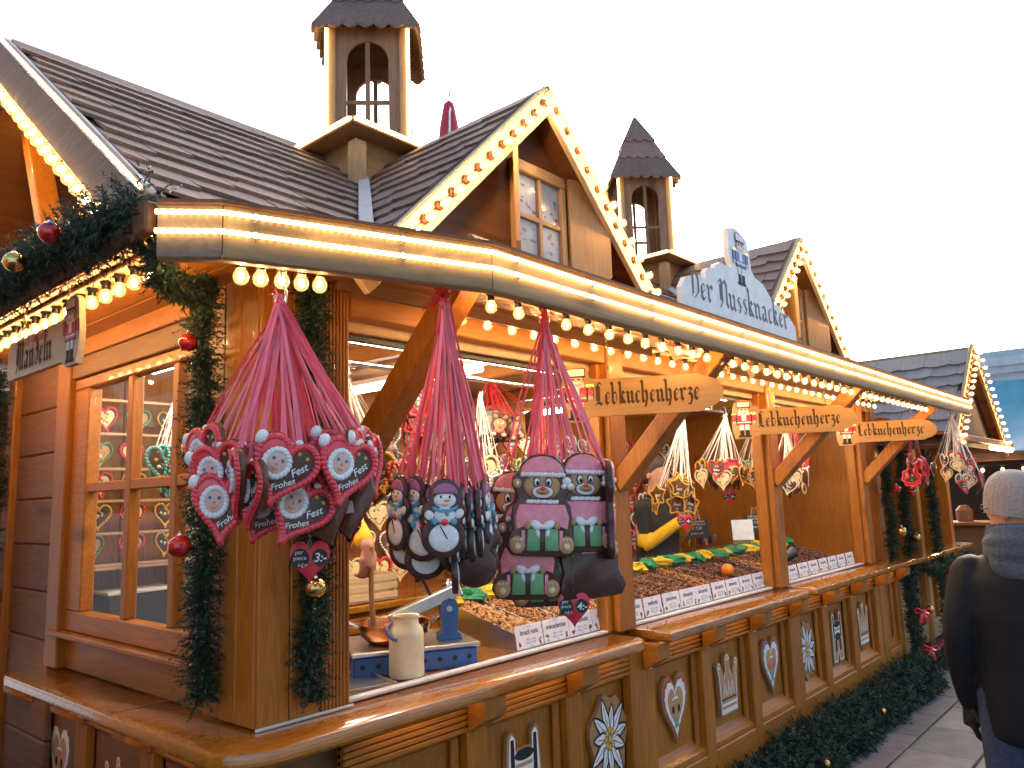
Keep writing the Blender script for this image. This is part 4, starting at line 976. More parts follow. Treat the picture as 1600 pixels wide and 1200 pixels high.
# ================================================================ cut-out ornaments on the panels
def art_place(kind, c, axis, z=.64, s=1.0):
    if axis == 'x': return Matrix.Translation((c,FY-.0,z)), 
    return (Matrix.Translation((LX+.062,c,z)) @ Matrix.Rotation(-pi/2, 4, 'Z'),)
def ornament(kind, c, axis, z=.62):
    Mx = art_place(kind, c, axis, z)[0]
    back = MB(); back.M = Mx; fr = MB(); fr.M = Mx; y = -.021; e = .0007
    def P(poly, mat, lay): fr.add([(p[0], y-e*lay, p[1]) for p in poly], [tuple(range(len(poly)))], mat)
    FM = ['white_paint','black_ink','heart_red','tan_icing','green_icing','yellow_icing','gold_ball','figure_blue']
    if kind[:5] == 'heart':
        back.prism(heart(.255,.335,40), -.02, 0)
        P([(x*(1+.03*cos(i*pi)),z*(1+.03*cos(i*pi))) for i,(x,z) in enumerate(heart(.225,.30,48))], 7 if kind == 'heart_blue' else 2, 1); P([(x*(1+.03*cos(i*pi)),zz*(1+.03*cos(i*pi))) for i,(x,zz) in enumerate(heart(.205,.275,48))], 0, 2); P(heart(.15,.205,36), 3, 3)
        for s in (-1,1):
            P(circ(s*.028,.0,.012,.02,10), 1 if kind == 'heart' else 2, 4); P([(s*.028-.004,-.02),(s*.028+.004,-.02),(s*.028,-.045)], 4, 4)
        P([(-.035,.045),(-.015,.06),(.015,.06),(.035,.045),(.015,.048),(-.015,.048)], 0, 4); P([(-.022,-.085),(.022,-.085),(.012,-.055),(-.012,-.055)], 4, 4); P(circ(0,-.05,.02,.015,10), 4, 5)
    elif kind == 'crown':
        o = [(-.10,-.15),(.10,-.15),(.115,.06),(.13,.12),(.10,.14),(.075,.10),(.055,.04),(.03,.09),(.03,.155),(0,.175),(-.03,.155),(-.03,.09),(-.055,.04),(-.075,.10),(-.10,.14),(-.13,.12),(-.115,.06)]
        back.prism(o, -.02, 0); P([(x*.93,zz*.94) for x,zz in o], 0, 1); P([(x*.84,zz*.86) for x,zz in o], 3, 2)
        P([(-.082,-.128),(.082,-.128),(.084,-.115),(-.084,-.115)], 0, 3); P([(-.084,-.10),(.084,-.10),(.087,-.085),(-.087,-.085)], 0, 3); P([(-.09,-.07),(.09,-.07),(.091,-.062),(-.091,-.062)], 1, 3)
        for x, zz in ((-.102,.118),(0,.15),(.102,.118)): P(circ(x,zz,.016,.018,10), 0, 3); P(circ(x,zz,.009,.011,8), 3, 4)
        for x in (-.045,0,.045):
            P([(x-.02,-.05),(x,.03),(x+.02,-.05),(x+.012,-.05),(x,.01),(x-.012,-.05)], 0, 3)
    elif kind == 'edelweiss':
        st = lambda k, n=11: [((.5+.5*((i % 2) == 0))*k*(1+.22*sin(i*1.9))*cos(pi*i/n)*.8, (.5+.5*((i % 2) == 0))*k*(1+.22*sin(i*1.9))*sin(pi*i/n)*1.12) for i in range(2*n)]
        back.prism([(.17*cos(a)*.82*(1+.09*sin(5*a)), .185*sin(a)*(1+.09*sin(7*a+1))) for a in [2*pi*i/36 for i in range(36)]], -.02, 0)
        for i in range(11):
            a = 2*pi*i/11+.2; L_ = .165*(1+.15*sin(i*2.3)); w = .027
            pt = [(0,-.01),(L_*.45,w),(L_*.8,w*.55),(L_,0),(L_*.8,-w*.55),(L_*.45,-w)]
            for lay, k_, q_, mt in ((1+i*.12,1.28,1.05,1),(1.05+i*.12,.9,.96,0)):
                P([((x*q_*cos(a)-zz*k_*sin(a))*.85, (x*q_*sin(a)+zz*k_*cos(a))*1.05) for x,zz in pt], mt, lay)
            P([((x*cos(a)-zz*sin(a))*.85, (x*sin(a)+zz*cos(a))*1.05) for x,zz in ((L_*.3,.002),(L_*.8,.0015),(L_*.8,-.0015),(L_*.3,-.002))], 1, 2.7)
        for i in range(8):
            a = 2*pi*i/8; x, zz = (.03*cos(a), .036*sin(a)) if i else (0, 0)
            P(circ(x,zz,.0145,.0165,10), 1, 3+.1*i); P(circ(x,zz,.0115,.0135,10), 5, 3.05+.1*i)
    else:   # leather breeches with braces
        o = [(-.10,-.17),(-.02,-.17),(0,-.09),(.02,-.17),(.10,-.17),(.095,.02),(.085,.15),(.07,.17),(.05,.15),(.05,.10),(-.05,.10),(-.05,.15),(-.07,.17),(-.085,.15),(-.095,.02)]
        back.prism([(x*1.1,zz*1.08) for x,zz in o], -.02, 0); P(o, 0, 1)
        P([(-.09,-.16),(-.027,-.16),(-.004,-.075),(.004,-.075),(.027,-.16),(.09,-.16),(.085,.0),(-.085,.0)], 3, 2)
        for s in (-1,1): P([(s*.055,.0),(s*.08,.0),(s*.078,.15),(s*.058,.15)], 1, 2); P([(s*.04-.018,-.10),(s*.04+.018,-.10),(s*.04+.014,-.02),(s*.04-.014,-.02)], 1, 3)
        P(circ(0,.085,.058,.022,14), 1, 3); P(circ(0,.0,.055,.026,14), 1, 3); P([(-.05,.04),(.05,.04),(.05,.055),(-.05,.055)], 3, 1.5)
        for s in (-1,1): P([(s*.06-.012,-.145),(s*.06+.012,-.145),(s*.06,-.12)], 4, 3)
    nm = {'heart':'heart_ornament','heart_blue':'heart_ornament','crown':'crown_ornament','edelweiss':'edelweiss_ornament','breeches':'breeches_ornament'}[kind]
    bo = part(nm, back, 'plywood'); part('painted_face', fr, FM, bo).data.update()
for i, k in enumerate(('breeches','edelweiss','heart','crown','heart_blue','edelweiss','breeches','crown')): ornament(k, PCX[i+1], 'x')
ornament('breeches', PCY[0], 'y', .66); ornament('heart', PCY[1], 'y', .66); ornament('crown', PCY[2], 'y', .62)

# ================================================================ gingerbread
def plate(mb, poly, th, mat=0, bev=.004):
    n = len(poly)
    def off(d):
        out = []
        for i in range(n):
            p, a, b = Vector(poly[i]), Vector(poly[i-1]), Vector(poly[(i+1) % n]); t = (b-a).normalized(); out.append(p+Vector((-t.y,t.x))*d)
        return out
    area = sum(poly[i-1][0]*poly[i][1]-poly[i][0]*poly[i-1][1] for i in range(n))
    sg = 1 if area > 0 else -1
    rings = [(off(sg*bev), th), (poly, th-bev), (poly, bev), (off(sg*bev*.3), bev*.3), (off(sg*bev), 0)]
    vs = [(p[0], y, p[1]) for r, y in rings for p in r]
    fs = [tuple(range(n)), tuple(range(5*n-1, 4*n-1, -1))]+[(r*n+i, r*n+(i+1) % n, (r+1)*n+(i+1) % n, (r+1)*n+i) for r in range(4) for i in range(n)]
    mb.add(vs, fs, mat)
def piping(mb, poly, r, mat, step=1, y=-.001, sq=.9, close=True):
    # rope of overlapping icing drops along an outline
    n = len(poly)
    for i in range(0, n if close else n-1, step):
        a, b = poly[i], poly[(i+1) % n]
        ang = atan2(b[1]-a[1], b[0]-a[0])+.5
        mb.dome((a[0]+b[0])/2, (a[1]+b[1])/2, r*1.15, r*sq, r*.9, y, mat, 8, ang)
def scribble(mb, s, size, x, z, y, mat, rot=0): text_polys(mb, s, size, x, z, y, mat, shear=.3, rot=rot, bold=.012)
ICM = ['white_icing','red_icing','yellow_icing','green_icing','blue_icing','pink_icing','skin_icing','black_ink','tan_icing','chocolate','teal_icing','cream_icing','mauve_icing']
WHT, RED, YEL, GRN, BLU, PNK, SKN, BLK, TAN, CHO, TEA, CRM, MAU = range(13)
COOK = {}
def cookie(kind, body_poly, body_mat, draw, th=.014):
    b = MB(); plate(b, body_poly, th); bm_ = shared(b, 'biscuit', body_mat, smooth=50)
    d = MB(); draw(d); im = shared(d, 'icing', ICM, smooth=50)
    b = MB(); plate(b, rrect(-.018,.018,-.012,.012,.003), .002); lb = b
    COOK[kind] = (bm_, im, th, max(p[1] for p in body_poly))
def santa(d):
    H = heart(.148,.158,56); piping(d, [(x*.90,z*.90) for x,z in H], .0095, RED)
    d.pad([(x*.80,z*.80) for x,z in H], .0, .0012, CHO, .05)
    # cap over the left lobe, pompom, fur-and-beard ring, face
    d.pad([(-.070,.026),(-.062,.060),(-.038,.078),(-.012,.072),(.006,.058),(.0,.034),(-.03,.02),(-.055,.012)], -.001, .006, RED, .2)
    d.dome(-.070,.056,.014,.017,.010,-.001,WHT); d.dome(.010,.072,.009,.008,.006,-.001,WHT)
    piping(d, circ(-.020,.014,.027,.031,20), .0082, WHT, y=-.004)
    d.dome(-.020,.016,.0245,.027,.007,-.003,SKN)
    for s in (-1,1): d.dome(-.020+s*.010,.023,.0042,.005,.003,-.0085,BLU,10); d.dome(-.020+s*.010,.023,.002,.0026,.0035,-.0095,BLK,8)
    d.dome(-.020,.013,.0035,.0035,.004,-.009,PNK,8); d.pad([(-.029,.003),(-.020,-.002),(-.011,.003),(-.020,.001)], -.0085, .002, RED)
    scribble(d, 'Frohes', .0195, .014, -.030, -.0024, WHT, radians(38)); scribble(d, 'Fest', .0235, .037, .010, -.0024, WHT, radians(48))
    for x, z in ((.040,.046),(.020,.050),(-.030,-.030)): d.dome(x,z,.005,.005,.002,-.001,YEL,6)
cookie('santa', heart(.155,.165,48), 'gingerbread', santa)
def snow_outline(k=1.0, g=0):
    pts = []
    for i in range(48):
        a = 2*pi*i/48; dx, dz = cos(a), sin(a); best = 0
        for cx, cz, rx, rz in ((0,-.042,.054,.05),(0,.022,.054,.034),(0,.064,.040,.040)):
            # farthest hit of the ray from the middle
            ox, oz = -cx, 0-cz; A = (dx/rx)**2+(dz/rz)**2; B = 2*(ox*dx/rx**2+oz*dz/rz**2); C = (ox/rx)**2+(oz/rz)**2-1; D = B*B-4*A*C
            if D > 0: best = max(best, (-B+sqrt(D))/(2*A))
        pts.append((dx*(best+g)*k, dz*(best+g)*k))
    return pts
def snowman(d):
    d.dome(0,-.046,.042,.038,.006,0,WHT,22); d.dome(0,.014,.030,.023,.006,0,WHT,16); d.dome(-.042,.014,.013,.014,.006,0,WHT,12,.5); d.dome(.040,.018,.015,.012,.006,0,WHT,12,.9)
    d.dome(0,.054,.031,.022,.006,0,WHT,18); d.pad(circ(0,.070,.035,.030,12,0,pi), 0, .006, MAU, .15)
    d.pad([(-.034,.038),(-.014,.031),(.014,.031),(.036,.042),(.035,.032),(.014,.021),(-.014,.021),(-.035,.028)], -.003, .005, BLU, .1)
    for x, z, r, c in ((-.028,-.003,.0095,BLU),(0,-.004,.0105,RED),(.026,-.003,.0095,BLU),(.006,.018,.007,BLU)): d.dome(x,z,r,r,.006,-.003,c,10)
    d.dome(.005,.054,.009,.0045,.004,-.005,YEL,8); d.pad([(-.014,.045),(0,.038),(.016,.046),(0,.0415)], -.005, .002, RED)
    for s in (-1,1): d.dome(s*.012,.063,.003,.004,.002,-.005,BLK,8)
    d.pad([(-.014,-.014),(-.0115,-.0125),(.010,-.048),(.0075,-.0495)], -.0055, .0016, BLK, .05)
cookie('snowman', snow_outline(1, .008), 'chocolate', snowman, .016)
BO = [(-.08,-.128),(-.05,-.132),(.05,-.132),(.08,-.128),(.092,-.105),(.086,-.08),(.078,-.062),(.082,-.03),(.078,.0),(.062,.02),(.075,.035),(.085,.06),(.078,.08),(.066,.09),(.055,.115),(.03,.134),(0,.138),(-.03,.134),(-.055,.115),(-.066,.09),(-.08,.075),(-.082,.055),(-.068,.03),(-.065,.018),(-.078,.0),(-.082,-.03),(-.078,-.062),(-.088,-.08),(-.094,-.105)]
def bear(d):
    d.pad(circ(0,.082,.060,.050,16,0.05,pi-.05), 0, .006, PNK, .10)
    d.dome(-.068,.058,.012,.014,.006,0,TAN,10); d.dome(-.068,.058,.006,.008,.007,-.001,WHT,8)
    d.dome(0,.052,.050,.036,.006,0,TAN,24)
    piping(d, [(-.058+i*.0098,.080+.004*(i % 2)) for i in range(13)], .0075, WHT, y=-.004, close=False)
    d.dome(.066,.066,.013,.012,.01,-.002,WHT,10); d.dome(.076,.052,.010,.010,.009,-.002,WHT,10); d.dome(.058,.052,.008,.008,.009,-.002,WHT,10)
    for s in (-1,1): d.dome(s*.016,.062,.0105,.015,.003,-.0055,CHO,12); d.dome(s*.016,.062,.0085,.0125,.0038,-.0058,WHT,12); d.dome(s*.0145,.059,.0045,.0065,.003,-.0088,BLK,10)
    d.dome(0,.036,.031,.019,.004,-.004,CHO,18); d.dome(0,.036,.029,.0172,.0045,-.0045,WHT,18); d.dome(0,.0375,.021,.011,.0055,-.006,TAN,16); d.dome(0,.045,.008,.006,.004,-.0105,RED,8)
    d.pad([(-.015,.036),(0,.030),(.015,.036),(0,.0325)], -.0108, .0014, BLK)
    piping(d, [(-.042+i*.0085,.012-.003*(i % 2)) for i in range(11)], .0065, WHT, y=-.002, close=False)
    d.pad([(-.062,.004),(.062,.004),(.074,-.03),(.070,-.062),(.04,-.050),(-.04,-.050),(-.070,-.062),(-.074,-.03)], 0, .006, PNK, .08)
    d.pad([(-.040,-.060),(.044,-.060),(.046,-.118),(-.042,-.118)], 0, .006, GRN, .08); d.pad([(-.006,-.06),(.008,-.06),(.008,-.118),(-.006,-.118)], -.005, .003, CHO, .05)
    for s in (-1,1): d.dome(s*.017,-.050,.018,.012,.006,-.004,WHT,12,s*.5)
    d.dome(0,-.055,.007,.007,.006,-.006,WHT,8); d.dome(-.012,-.072,.006,.012,.005,-.004,WHT,8,.3); d.dome(.014,-.072,.006,.012,.005,-.004,WHT,8,-.3)
    for s in (-1,1):
        d.dome(s*.066,-.102,.022,.024,.007,0,TAN,14)
        for q in (-1,0,1): d.dome(s*.066+q*.009,-.088,.004,.004,.003,-.006,CRM,6)
        d.dome(s*.066,-.106,.009,.009,.003,-.0065,CRM,8); d.dome(s*.040,-.052,.010,.012,.007,-.003,TAN,10)
        d.pad([(s*.046,-.064),(s*.056,-.064),(s*.054,-.115),(s*.046,-.115)], 0, .005, PNK, .1)
cookie('bear', BO, 'chocolate', bear, .018)
def plain_heart(edge, w, words):
    def dr(d):
        H = heart(w,w*1.05,40); piping(d, [(x*.92,z*.92) for x,z in H], w*.05, edge)
        for i, s in enumerate(words): scribble(d, s, w*.17, 0, w*(.16-.2*i), -.0012, WHT)
        d.dome(-w*.16,-w*.22,w*.05,w*.05,.004,0,GRN,8); d.dome(w*.13,-w*.2,w*.055,w*.055,.004,0,RED,8); d.dome(0,-w*.3,w*.045,w*.045,.004,0,YEL,8)
    return dr
def flower_heart(edge, w, inner):
    def dr(d):
        H = heart(w,w*1.05,40); piping(d, [(x*.92,z*.92) for x,z in H], w*.055, edge); d.pad([(x*.72,z*.72) for x,z in H], 0, .003, inner, .1)
        for i in range(7): d.dome(U(-.2,.2)*w,U(-.2,.22)*w,w*.06,w*.05,.005,-.002,random.choice((RED,GRN,YEL,WHT)),8,U(0,3))
    return dr
for nm, e in (('yellow',YEL),('red',RED),('white',WHT),('pink',PNK)): cookie('text_'+nm, heart(.15,.158,40), 'gingerbread', plain_heart(e, .148, ('Ich','liebe','Dich')))
for nm, e, inn in (('blue',BLU,CRM),('teal',TEA,CHO),('green',GRN,TAN),('cream',CRM,CRM),('redflower',RED,CRM),('yellowflower',YEL,CHO)): cookie('flower_'+nm, heart(.15,.158,40), 'gingerbread', flower_heart(e, .148, inn))
SP = [((.5+.5*(i % 2 == 0))*.085*cos(pi/2+pi*i/5), (.55+.45*(i % 2 == 0))*.085*sin(pi/2+pi*i/5)) for i in range(10)]
def rounded(poly, k=3):
    P = [Vector(p) for p in poly]
    for _ in range(k-1): P = [q for i in range(len(P)) for q in (P[i].lerp(P[(i+1) % len(P)], .25), P[i].lerp(P[(i+1) % len(P)], .75))]
    return [tuple(p) for p in P]
RS = rounded(SP)
cookie('star', RS, 'gingerbread', lambda d: (piping(d, [(x*.88,z*.88) for x,z in RS], .006, YEL), scribble(d,'Fest',.026,0,-.01,-.0015,WHT), d.dome(0,-.03,.01,.01,.004,0,GRN,8)))
R8 = rounded([((.72+.28*(i % 2 == 0))*.10*cos(pi*i/8), (.72+.28*(i % 2 == 0))*.10*sin(pi*i/8)) for i in range(16)])
cookie('redstar', R8, 'gingerbread', lambda d: (piping(d, [(x*.9,z*.9) for x,z in R8], .009, RED), d.pad([(x*.72,z*.72) for x,z in R8], 0, .003, RED, .1), d.pad(circ(0,-.01,.05,.03,14), -.002, .003, CHO), d.pad([(-.012,-.03),(.012,-.03),(0,.0)], -.005, .003, GRN), scribble(d,'Fest',.026,0,.01,-.006,WHT)))
TO = [(-.045,-.075),(.045,-.075),(.04,.0),(.03,.045),(.018,.085),(-.018,.085),(-.03,.045),(-.04,.0)]
cookie('santa_figure', TO, 'red_icing', lambda d: (d.dome(0,.052,.02,.02,.006,0,SKN,12), d.dome(0,.035,.024,.02,.007,0,WHT,12), d.pad([(-.043,-.073),(.043,-.073),(.042,-.058),(-.042,-.058)],0,.006,WHT,.1), d.dome(0,.0,.012,.02,.006,0,GRN,10), d.dome(0,.085,.012,.012,.008,0,WHT,10), [d.dome(x,z,.004,.004,.003,-.001,YEL,6) for x,z in ((-.02,-.02),(.02,-.03),(-.01,-.045),(.012,-.01))]))
PZ = circ(0,0,.06,.05,24)
cookie('pretzel', PZ, 'ginger_light', lambda d: (piping(d, circ(0,0,.052,.043,26), .009, CRM), d.dome(-.018,.0,.012,.014,.003,0,BLK,10), d.dome(.018,0,.012,.014,.003,0,BLK,10)))
def moose(d):
    d.dome(0,.0,.04,.034,.007,0,TAN,16); d.dome(0,-.03,.028,.022,.008,0,TAN,14)
    for s in (-1,1): d.dome(s*.03,.045,.016,.012,.006,0,TAN,10,s*.6); d.dome(s*.014,.008,.006,.008,.003,-.006,WHT,8); d.dome(s*.03,-.06,.016,.012,.007,0,CRM,10)
    d.dome(0,-.02,.01,.008,.006,-.007,RED,8); d.pad([(-.04,-.05),(.04,-.05),(.03,-.035),(-.03,-.035)],0,.006,RED,.1)
cookie('moose', rounded([(-.055,-.08),(.055,-.08),(.06,-.03),(.05,.02),(.055,.07),(0,.06),(-.055,.07),(-.05,.02),(-.06,-.03)]), 'chocolate', moose)
LABC = {'santa':'gingerbread heart','snowman':'gingerbread snowman','bear':'gingerbread bear'}
plain('price_slip', (.5,.47,.42), .6)
b = MB(); plate(b, rrect(-.022,.022,-.014,.014,.002), .0015, bev=.0004); SLIP = shared(b, 'price_slip', 'price_slip')
def hang(kind, pos, yaw, tilt, hook, ribbon, label, group, name=None, scale=1.0, rw=.0068, spread=.03, lean=0, slip=False):
    bm_, im, th, top = COOK[kind]
    t = thing(name or {'santa':'gingerbread_heart','snowman':'gingerbread_snowman','bear':'gingerbread_bear','star':'gingerbread_star','redstar':'gingerbread_star','santa_figure':'gingerbread_figure','pretzel':'gingerbread_ring','moose':'gingerbread_moose'}.get(kind, 'gingerbread_heart'), label, 'gingerbread', pos, 0, group)
    t.rotation_euler = Euler((lean, tilt, yaw), 'XYZ'); t.scale = (scale,)*3
    inst('biscuit', bm_, t); inst('icing', im, t)
    if slip: inst('price_slip', SLIP, t, (0, th+.0005, .0))
    if hook is not None:
        R = Matrix.LocRotScale(Vector(pos), Euler((lean, tilt, yaw), 'XYZ'), Vector((scale,)*3)); Ri = R.inverted(); m = MB()
        hk = Vector(hook); 
        for s in (-1, 1, -.6, .6) if rw > .0055 else (-1, 1):
            p0 = Vector((s*top*.30, th/2, top*.72)); p1 = Ri @ (hk+Vector((U(-.012,.012),U(-.012,.012),U(-.03,.0))))
            mid = p0.lerp(p1, .5)+Vector((U(-.013,.013),U(-.013,.013),-.004)); sd_ = Ri.to_3x3() @ (Vector((.84,-.54,0))*U(.4,1)+Vector((.5,.8,0))*U(-.7,.7))
            m.strip([p0-Vector((0,0,top*.18)), p0.lerp(p1,.02), p0.lerp(mid,.6), mid, mid.lerp(p1,.6), p1], rw/scale*U(.75,1.25), sd_)
        m.build('ribbon', ribbon, t, fix=False)
    return t
def knot(pos, ribbon, label, n=14, ln=.07, hook_up=.1, cat='ribbon knot'):
    t = thing('ribbon_knot', label, 'ribbon knot', pos); m = MB()
    for i in range(n):
        a = U(0, 2*pi); d = Vector((cos(a), sin(a), U(-.5,1.0))).normalized(); l = ln*U(.4,1)
        m.strip([(0,0,-.01), d*l*.5+Vector((0,0,.012)), d*l], .006, Vector((-sin(a),cos(a),.3)))
    for i in range(5):
        pts = [Vector((.012*cos(a+i), .012*sin(a+i), -.005*i+.008)) for a in [2*pi*k/7 for k in range(8)]]; m.strip(pts, .008, (0,0,1))
    m.build('bow', ribbon, t, fix=False)
    m = MB(); m.tube([(-.018,.0,.012),(-.014,0,-.006),(0,0,-.014),(.016,0,-.004),(.018,0,.02),(.004,0,.05),(-.006,0,hook_up)], .0028, 6); m.build('hook', 'steel', t, smooth='all')
    return t
# frame used to lay a bunch out: sideways to the right of the bunch, and out towards the street corner
def layout(center, th, rows, hook, kind, ribbon, group, labels, default, scale=1.0, **kw):
    rgt, out = Vector((cos(th), sin(th), 0)), Vector((sin(th), -cos(th), 0))
    for i, (a, o, z, yaw, tilt) in enumerate(rows):
        p = Vector(center)+rgt*a+out*o+Vector((0,0,z))
        hang(kind, p, th+radians(yaw), radians(tilt), hook, ribbon, labels.get(i, default), group, scale=scale, lean=radians(U(-5,5)), slip=abs(yaw) > 120, **kw)
TA = radians(-32)
HA = (1.0,1.60,2.185)
layout((1.05,1.635,1.755), TA, [(-.015,.15,.015,8,22),(.125,.12,.012,22,16),(-.15,.06,.01,-32,-8),(-.19,.0,.055,-55,-5),(-.115,.10,-.005,-78,6),(-.085,.12,-.03,-66,10),(-.14,.07,-.06,-14,4),(-.06,.09,.0,-8,20),(.02,.09,-.075,6,30),(.10,.06,.03,20,24),(.165,.05,.045,66,-6),(.19,.02,.03,58,-10),(.205,-.03,.03,74,-8),(.075,.05,-.085,172,20),(.13,.03,-.07,168,10),(.05,.03,.0,12,18),(-.05,.02,-.07,-10,24),(-.02,-.06,.02,30,10),(.09,-.08,-.02,100,5),(-.11,-.08,.02,-110,0)],
       HA, 'santa', 'pink_ribbon', 'santa hearts hanging at the corner pillar',
       {0:'gingerbread heart with a bearded Santa face at the front of the corner bunch', 1:'gingerbread heart with a Santa face on the right of the corner bunch', 8:'lowest red-edged gingerbread heart in the middle of the corner bunch', 13:'bare dark back of a gingerbread heart with a price slip', 2:'Santa gingerbread heart on the left of the corner bunch, half turned away', 3:'uppermost Santa gingerbread heart at the far left of the corner bunch', 4:'gingerbread heart seen edge-on just left of the front heart', 5:'second edge-on gingerbread heart left of the front heart, hanging lower', 6:'lowest Santa gingerbread heart on the left of the corner bunch', 7:'Santa gingerbread heart mostly covered by the front heart', 9:'Santa gingerbread heart peeping out above the right-hand heart', 10:'edge-on Santa gingerbread heart at the upper right of the corner bunch', 12:'rightmost Santa gingerbread heart of the corner bunch', 14:'second bare dark gingerbread back, farther right in the corner bunch'},
       'red-edged Santa gingerbread heart in the pink-ribboned bunch at the corner pillar')
knot(HA, 'pink_ribbon', 'pink ribbon knot on a steel hook above the corner bunch', 7, .05)
TB = radians(-36); HB = (1.44,1.49,2.245)
layout((1.515,1.59,1.633), TB, [(a*.9,b*.9,c*.9,d,e) for a,b,c,d,e in [(-.015,.13,.012,4,2),(-.10,.03,.03,-58,8),(-.145,.0,.03,-66,8),(-.12,-.03,-.03,-46,4),(.035,.07,.01,62,-4),(.06,.06,.0,72,-5),(.085,.05,-.01,76,-5),(.11,.04,.0,82,-6),(.145,.02,.015,66,-14),(-.05,.0,-.06,6,6),(.03,.05,-.10,84,0),(.085,.04,-.085,174,4),(.11,.0,-.07,160,-6),(.02,.0,.02,30,0),(-.06,-.04,.0,-80,0),(.06,-.02,-.04,70,0),(.13,.0,-.04,80,-6),(-.07,.06,.0,-34,5),(.155,-.02,-.02,60,-8),(.05,.02,-.05,20,0)]],
       HB, 'snowman', 'pink_ribbon', 'snowmen hanging in the near bay',
       {0:'gingerbread snowman with blue scarf facing the street at the front of its bunch', 2:'leftmost gingerbread snowman of the bunch, turned half away', 11:'dark back of a gingerbread snowman low in the bunch', 1:'gingerbread snowman second from the left in the bunch', 8:'rightmost gingerbread snowman of the bunch, tilted', 9:'gingerbread snowman hanging low below the front one', 10:'edge-on gingerbread snowman hanging lowest in the bunch', 12:'second dark snowman back, behind the first low in the bunch', 17:'gingerbread snowman just left of the front one, half turned'},
       'dark-edged gingerbread snowman in the pink-ribboned bunch beside the bears', scale=.98)
knot(HB, 'red_ribbon', 'spiky red ribbon knot above the snowman bunch', 26, .085, .08)
TC = radians(-36); HC = (1.86,1.48,2.262)
layout((1.925,1.53,1.585), TC, [(-.055,.09,.085,-4,3),(.09,.06,.09,6,2),(-.135,.02,.04,-24,8),(-.095,.05,-.045,-6,2),(.10,.03,-.05,178,3),(.185,.02,.07,78,-6),(.03,.0,-.03,4,0),(-.03,.0,-.075,-3,0),(.16,-.03,.0,50,-4)],
       HC, 'bear', 'pink_ribbon', 'bears hanging in the near bay',
       {0:'gingerbread bear in a pink cap facing the street, left of the two front bears', 1:'gingerbread bear in a pink cap facing the street, right of the two front bears', 3:'gingerbread bear hanging low under the left front bear', 4:'bare dark back of a gingerbread bear low on the right', 5:'gingerbread bear turned edge-on at the right of the bunch', 2:'gingerbread bear peeping out on the left behind the front bears'},
       'gingerbread bear half hidden inside the bear bunch', scale=1.13, rw=.0078)
knot(HC, 'red_ribbon', 'red ribbon knot above the bear bunch', 8, .05, .06)
def bunch(center, hook, kinds, n, ribbon, R, group, default, th=-.6, scale=1.0, zs=.05, top_label=None):
    for i in range(n):
        a = 2*pi*i/n+U(-.2,.2); rr = R*U(.45,1.0)
        yaw = th+a if i % 3 else th+U(-.5,.5)
        p = Vector(center)+Vector((sin(yaw)*rr, -cos(yaw)*rr, U(-zs,zs)))
        k = kinds[i % len(kinds)]
        hang(k, p, yaw+U(-.4,.4), U(-.3,.3), hook, ribbon, default, group, scale=scale*U(.92,1.05), rw=.005)
    if top_label: knot(hook, ribbon, top_label, 12, .06, .06)
bunch((1.93,2.42,1.80), (1.80,2.42,2.19), ['text_yellow','flower_blue','text_red'], 11, 'white_ribbon', .12, 'white-ribboned hearts behind the corner pillar', 'bright-edged gingerbread heart on white ribbons just right of the corner pillar', top_label='white ribbon knot beside the corner pillar')
bunch((2.62,2.95,2.12), (2.62,2.95,2.36), ['redstar','text_red'], 10, 'red_ribbon', .11, 'dark red hearts beside the first brace', 'dark red gingerbread in the short bunch seen right of the first brace', zs=.07)
bunch((3.30,3.0,2.10), (3.30,3.05,2.40), ['moose'], 14, 'red_ribbon', .22, 'moose biscuits above the back wall', 'gingerbread moose with red scarf in the short bunch above the back wall hearts', zs=.03)
bunch((2.75,2.6,1.78), (2.75,2.6,2.22), ['flower_cream','text_white'], 8, 'white_ribbon', .10, 'pale hearts behind the bears', 'pale gingerbread heart on cream ribbons behind the bear bunch')
bunch((3.0,2.45,1.80), (3.02,2.45,2.22), ['pretzel','flower_green'], 9, 'red_ribbon', .10, 'ring biscuits beside the second post', 'pale ring biscuit on red ribbons left of the second post')
bunch((4.32,2.46,1.68), (4.42,2.42,2.2), ['star'], 14, 'white_ribbon', .15, 'gingerbread stars in the middle bay', 'yellow-edged gingerbread star in the white-ribboned bunch of the middle bay', zs=.07, top_label='white ribbon knot above the gingerbread stars')
bunch((5.05,2.50,1.80), (5.02,2.42,2.21), ['text_red','text_yellow','flower_cream','redstar'], 18, 'white_ribbon', .19, 'mixed hearts in the middle bay', 'small gingerbread heart in the widest white-ribboned bunch of the middle bay', scale=.85, zs=.05, top_label='white ribbon knot above the widest bunch')
bunch((5.55,2.55,1.80), (5.5,2.42,2.21), ['text_yellow','flower_green'], 8, 'white_ribbon', .12, 'hearts behind the third post', 'gingerbread heart in the white-ribboned bunch behind the third post', scale=.85)
bunch((6.15,2.46,1.74), (6.05,2.42,2.2), ['flower_cream','pretzel','text_white'], 12, 'white_ribbon', .14, 'pale biscuits right of the third post', 'pale iced gingerbread in the bunch right of the third post', scale=.9, zs=.06)
bunch((6.75,2.66,1.93), (6.72,2.62,2.25), ['santa_figure'], 12, 'red_ribbon', .17, 'red Santa figures in the far bay', 'red-coated gingerbread Santa in the bunch of the far bay', zs=.04)
bunch((7.12,1.46,1.78), (7.12,1.46,2.25), ['flower_cream','text_white','text_red','flower_redflower'], 22, 'white_ribbon', .20, 'small hearts at the canopy end', 'small pale-edged gingerbread heart in the big white-ribboned bunch at the canopy end', zs=.13, scale=.75, top_label='white ribbon knot at the far canopy end')
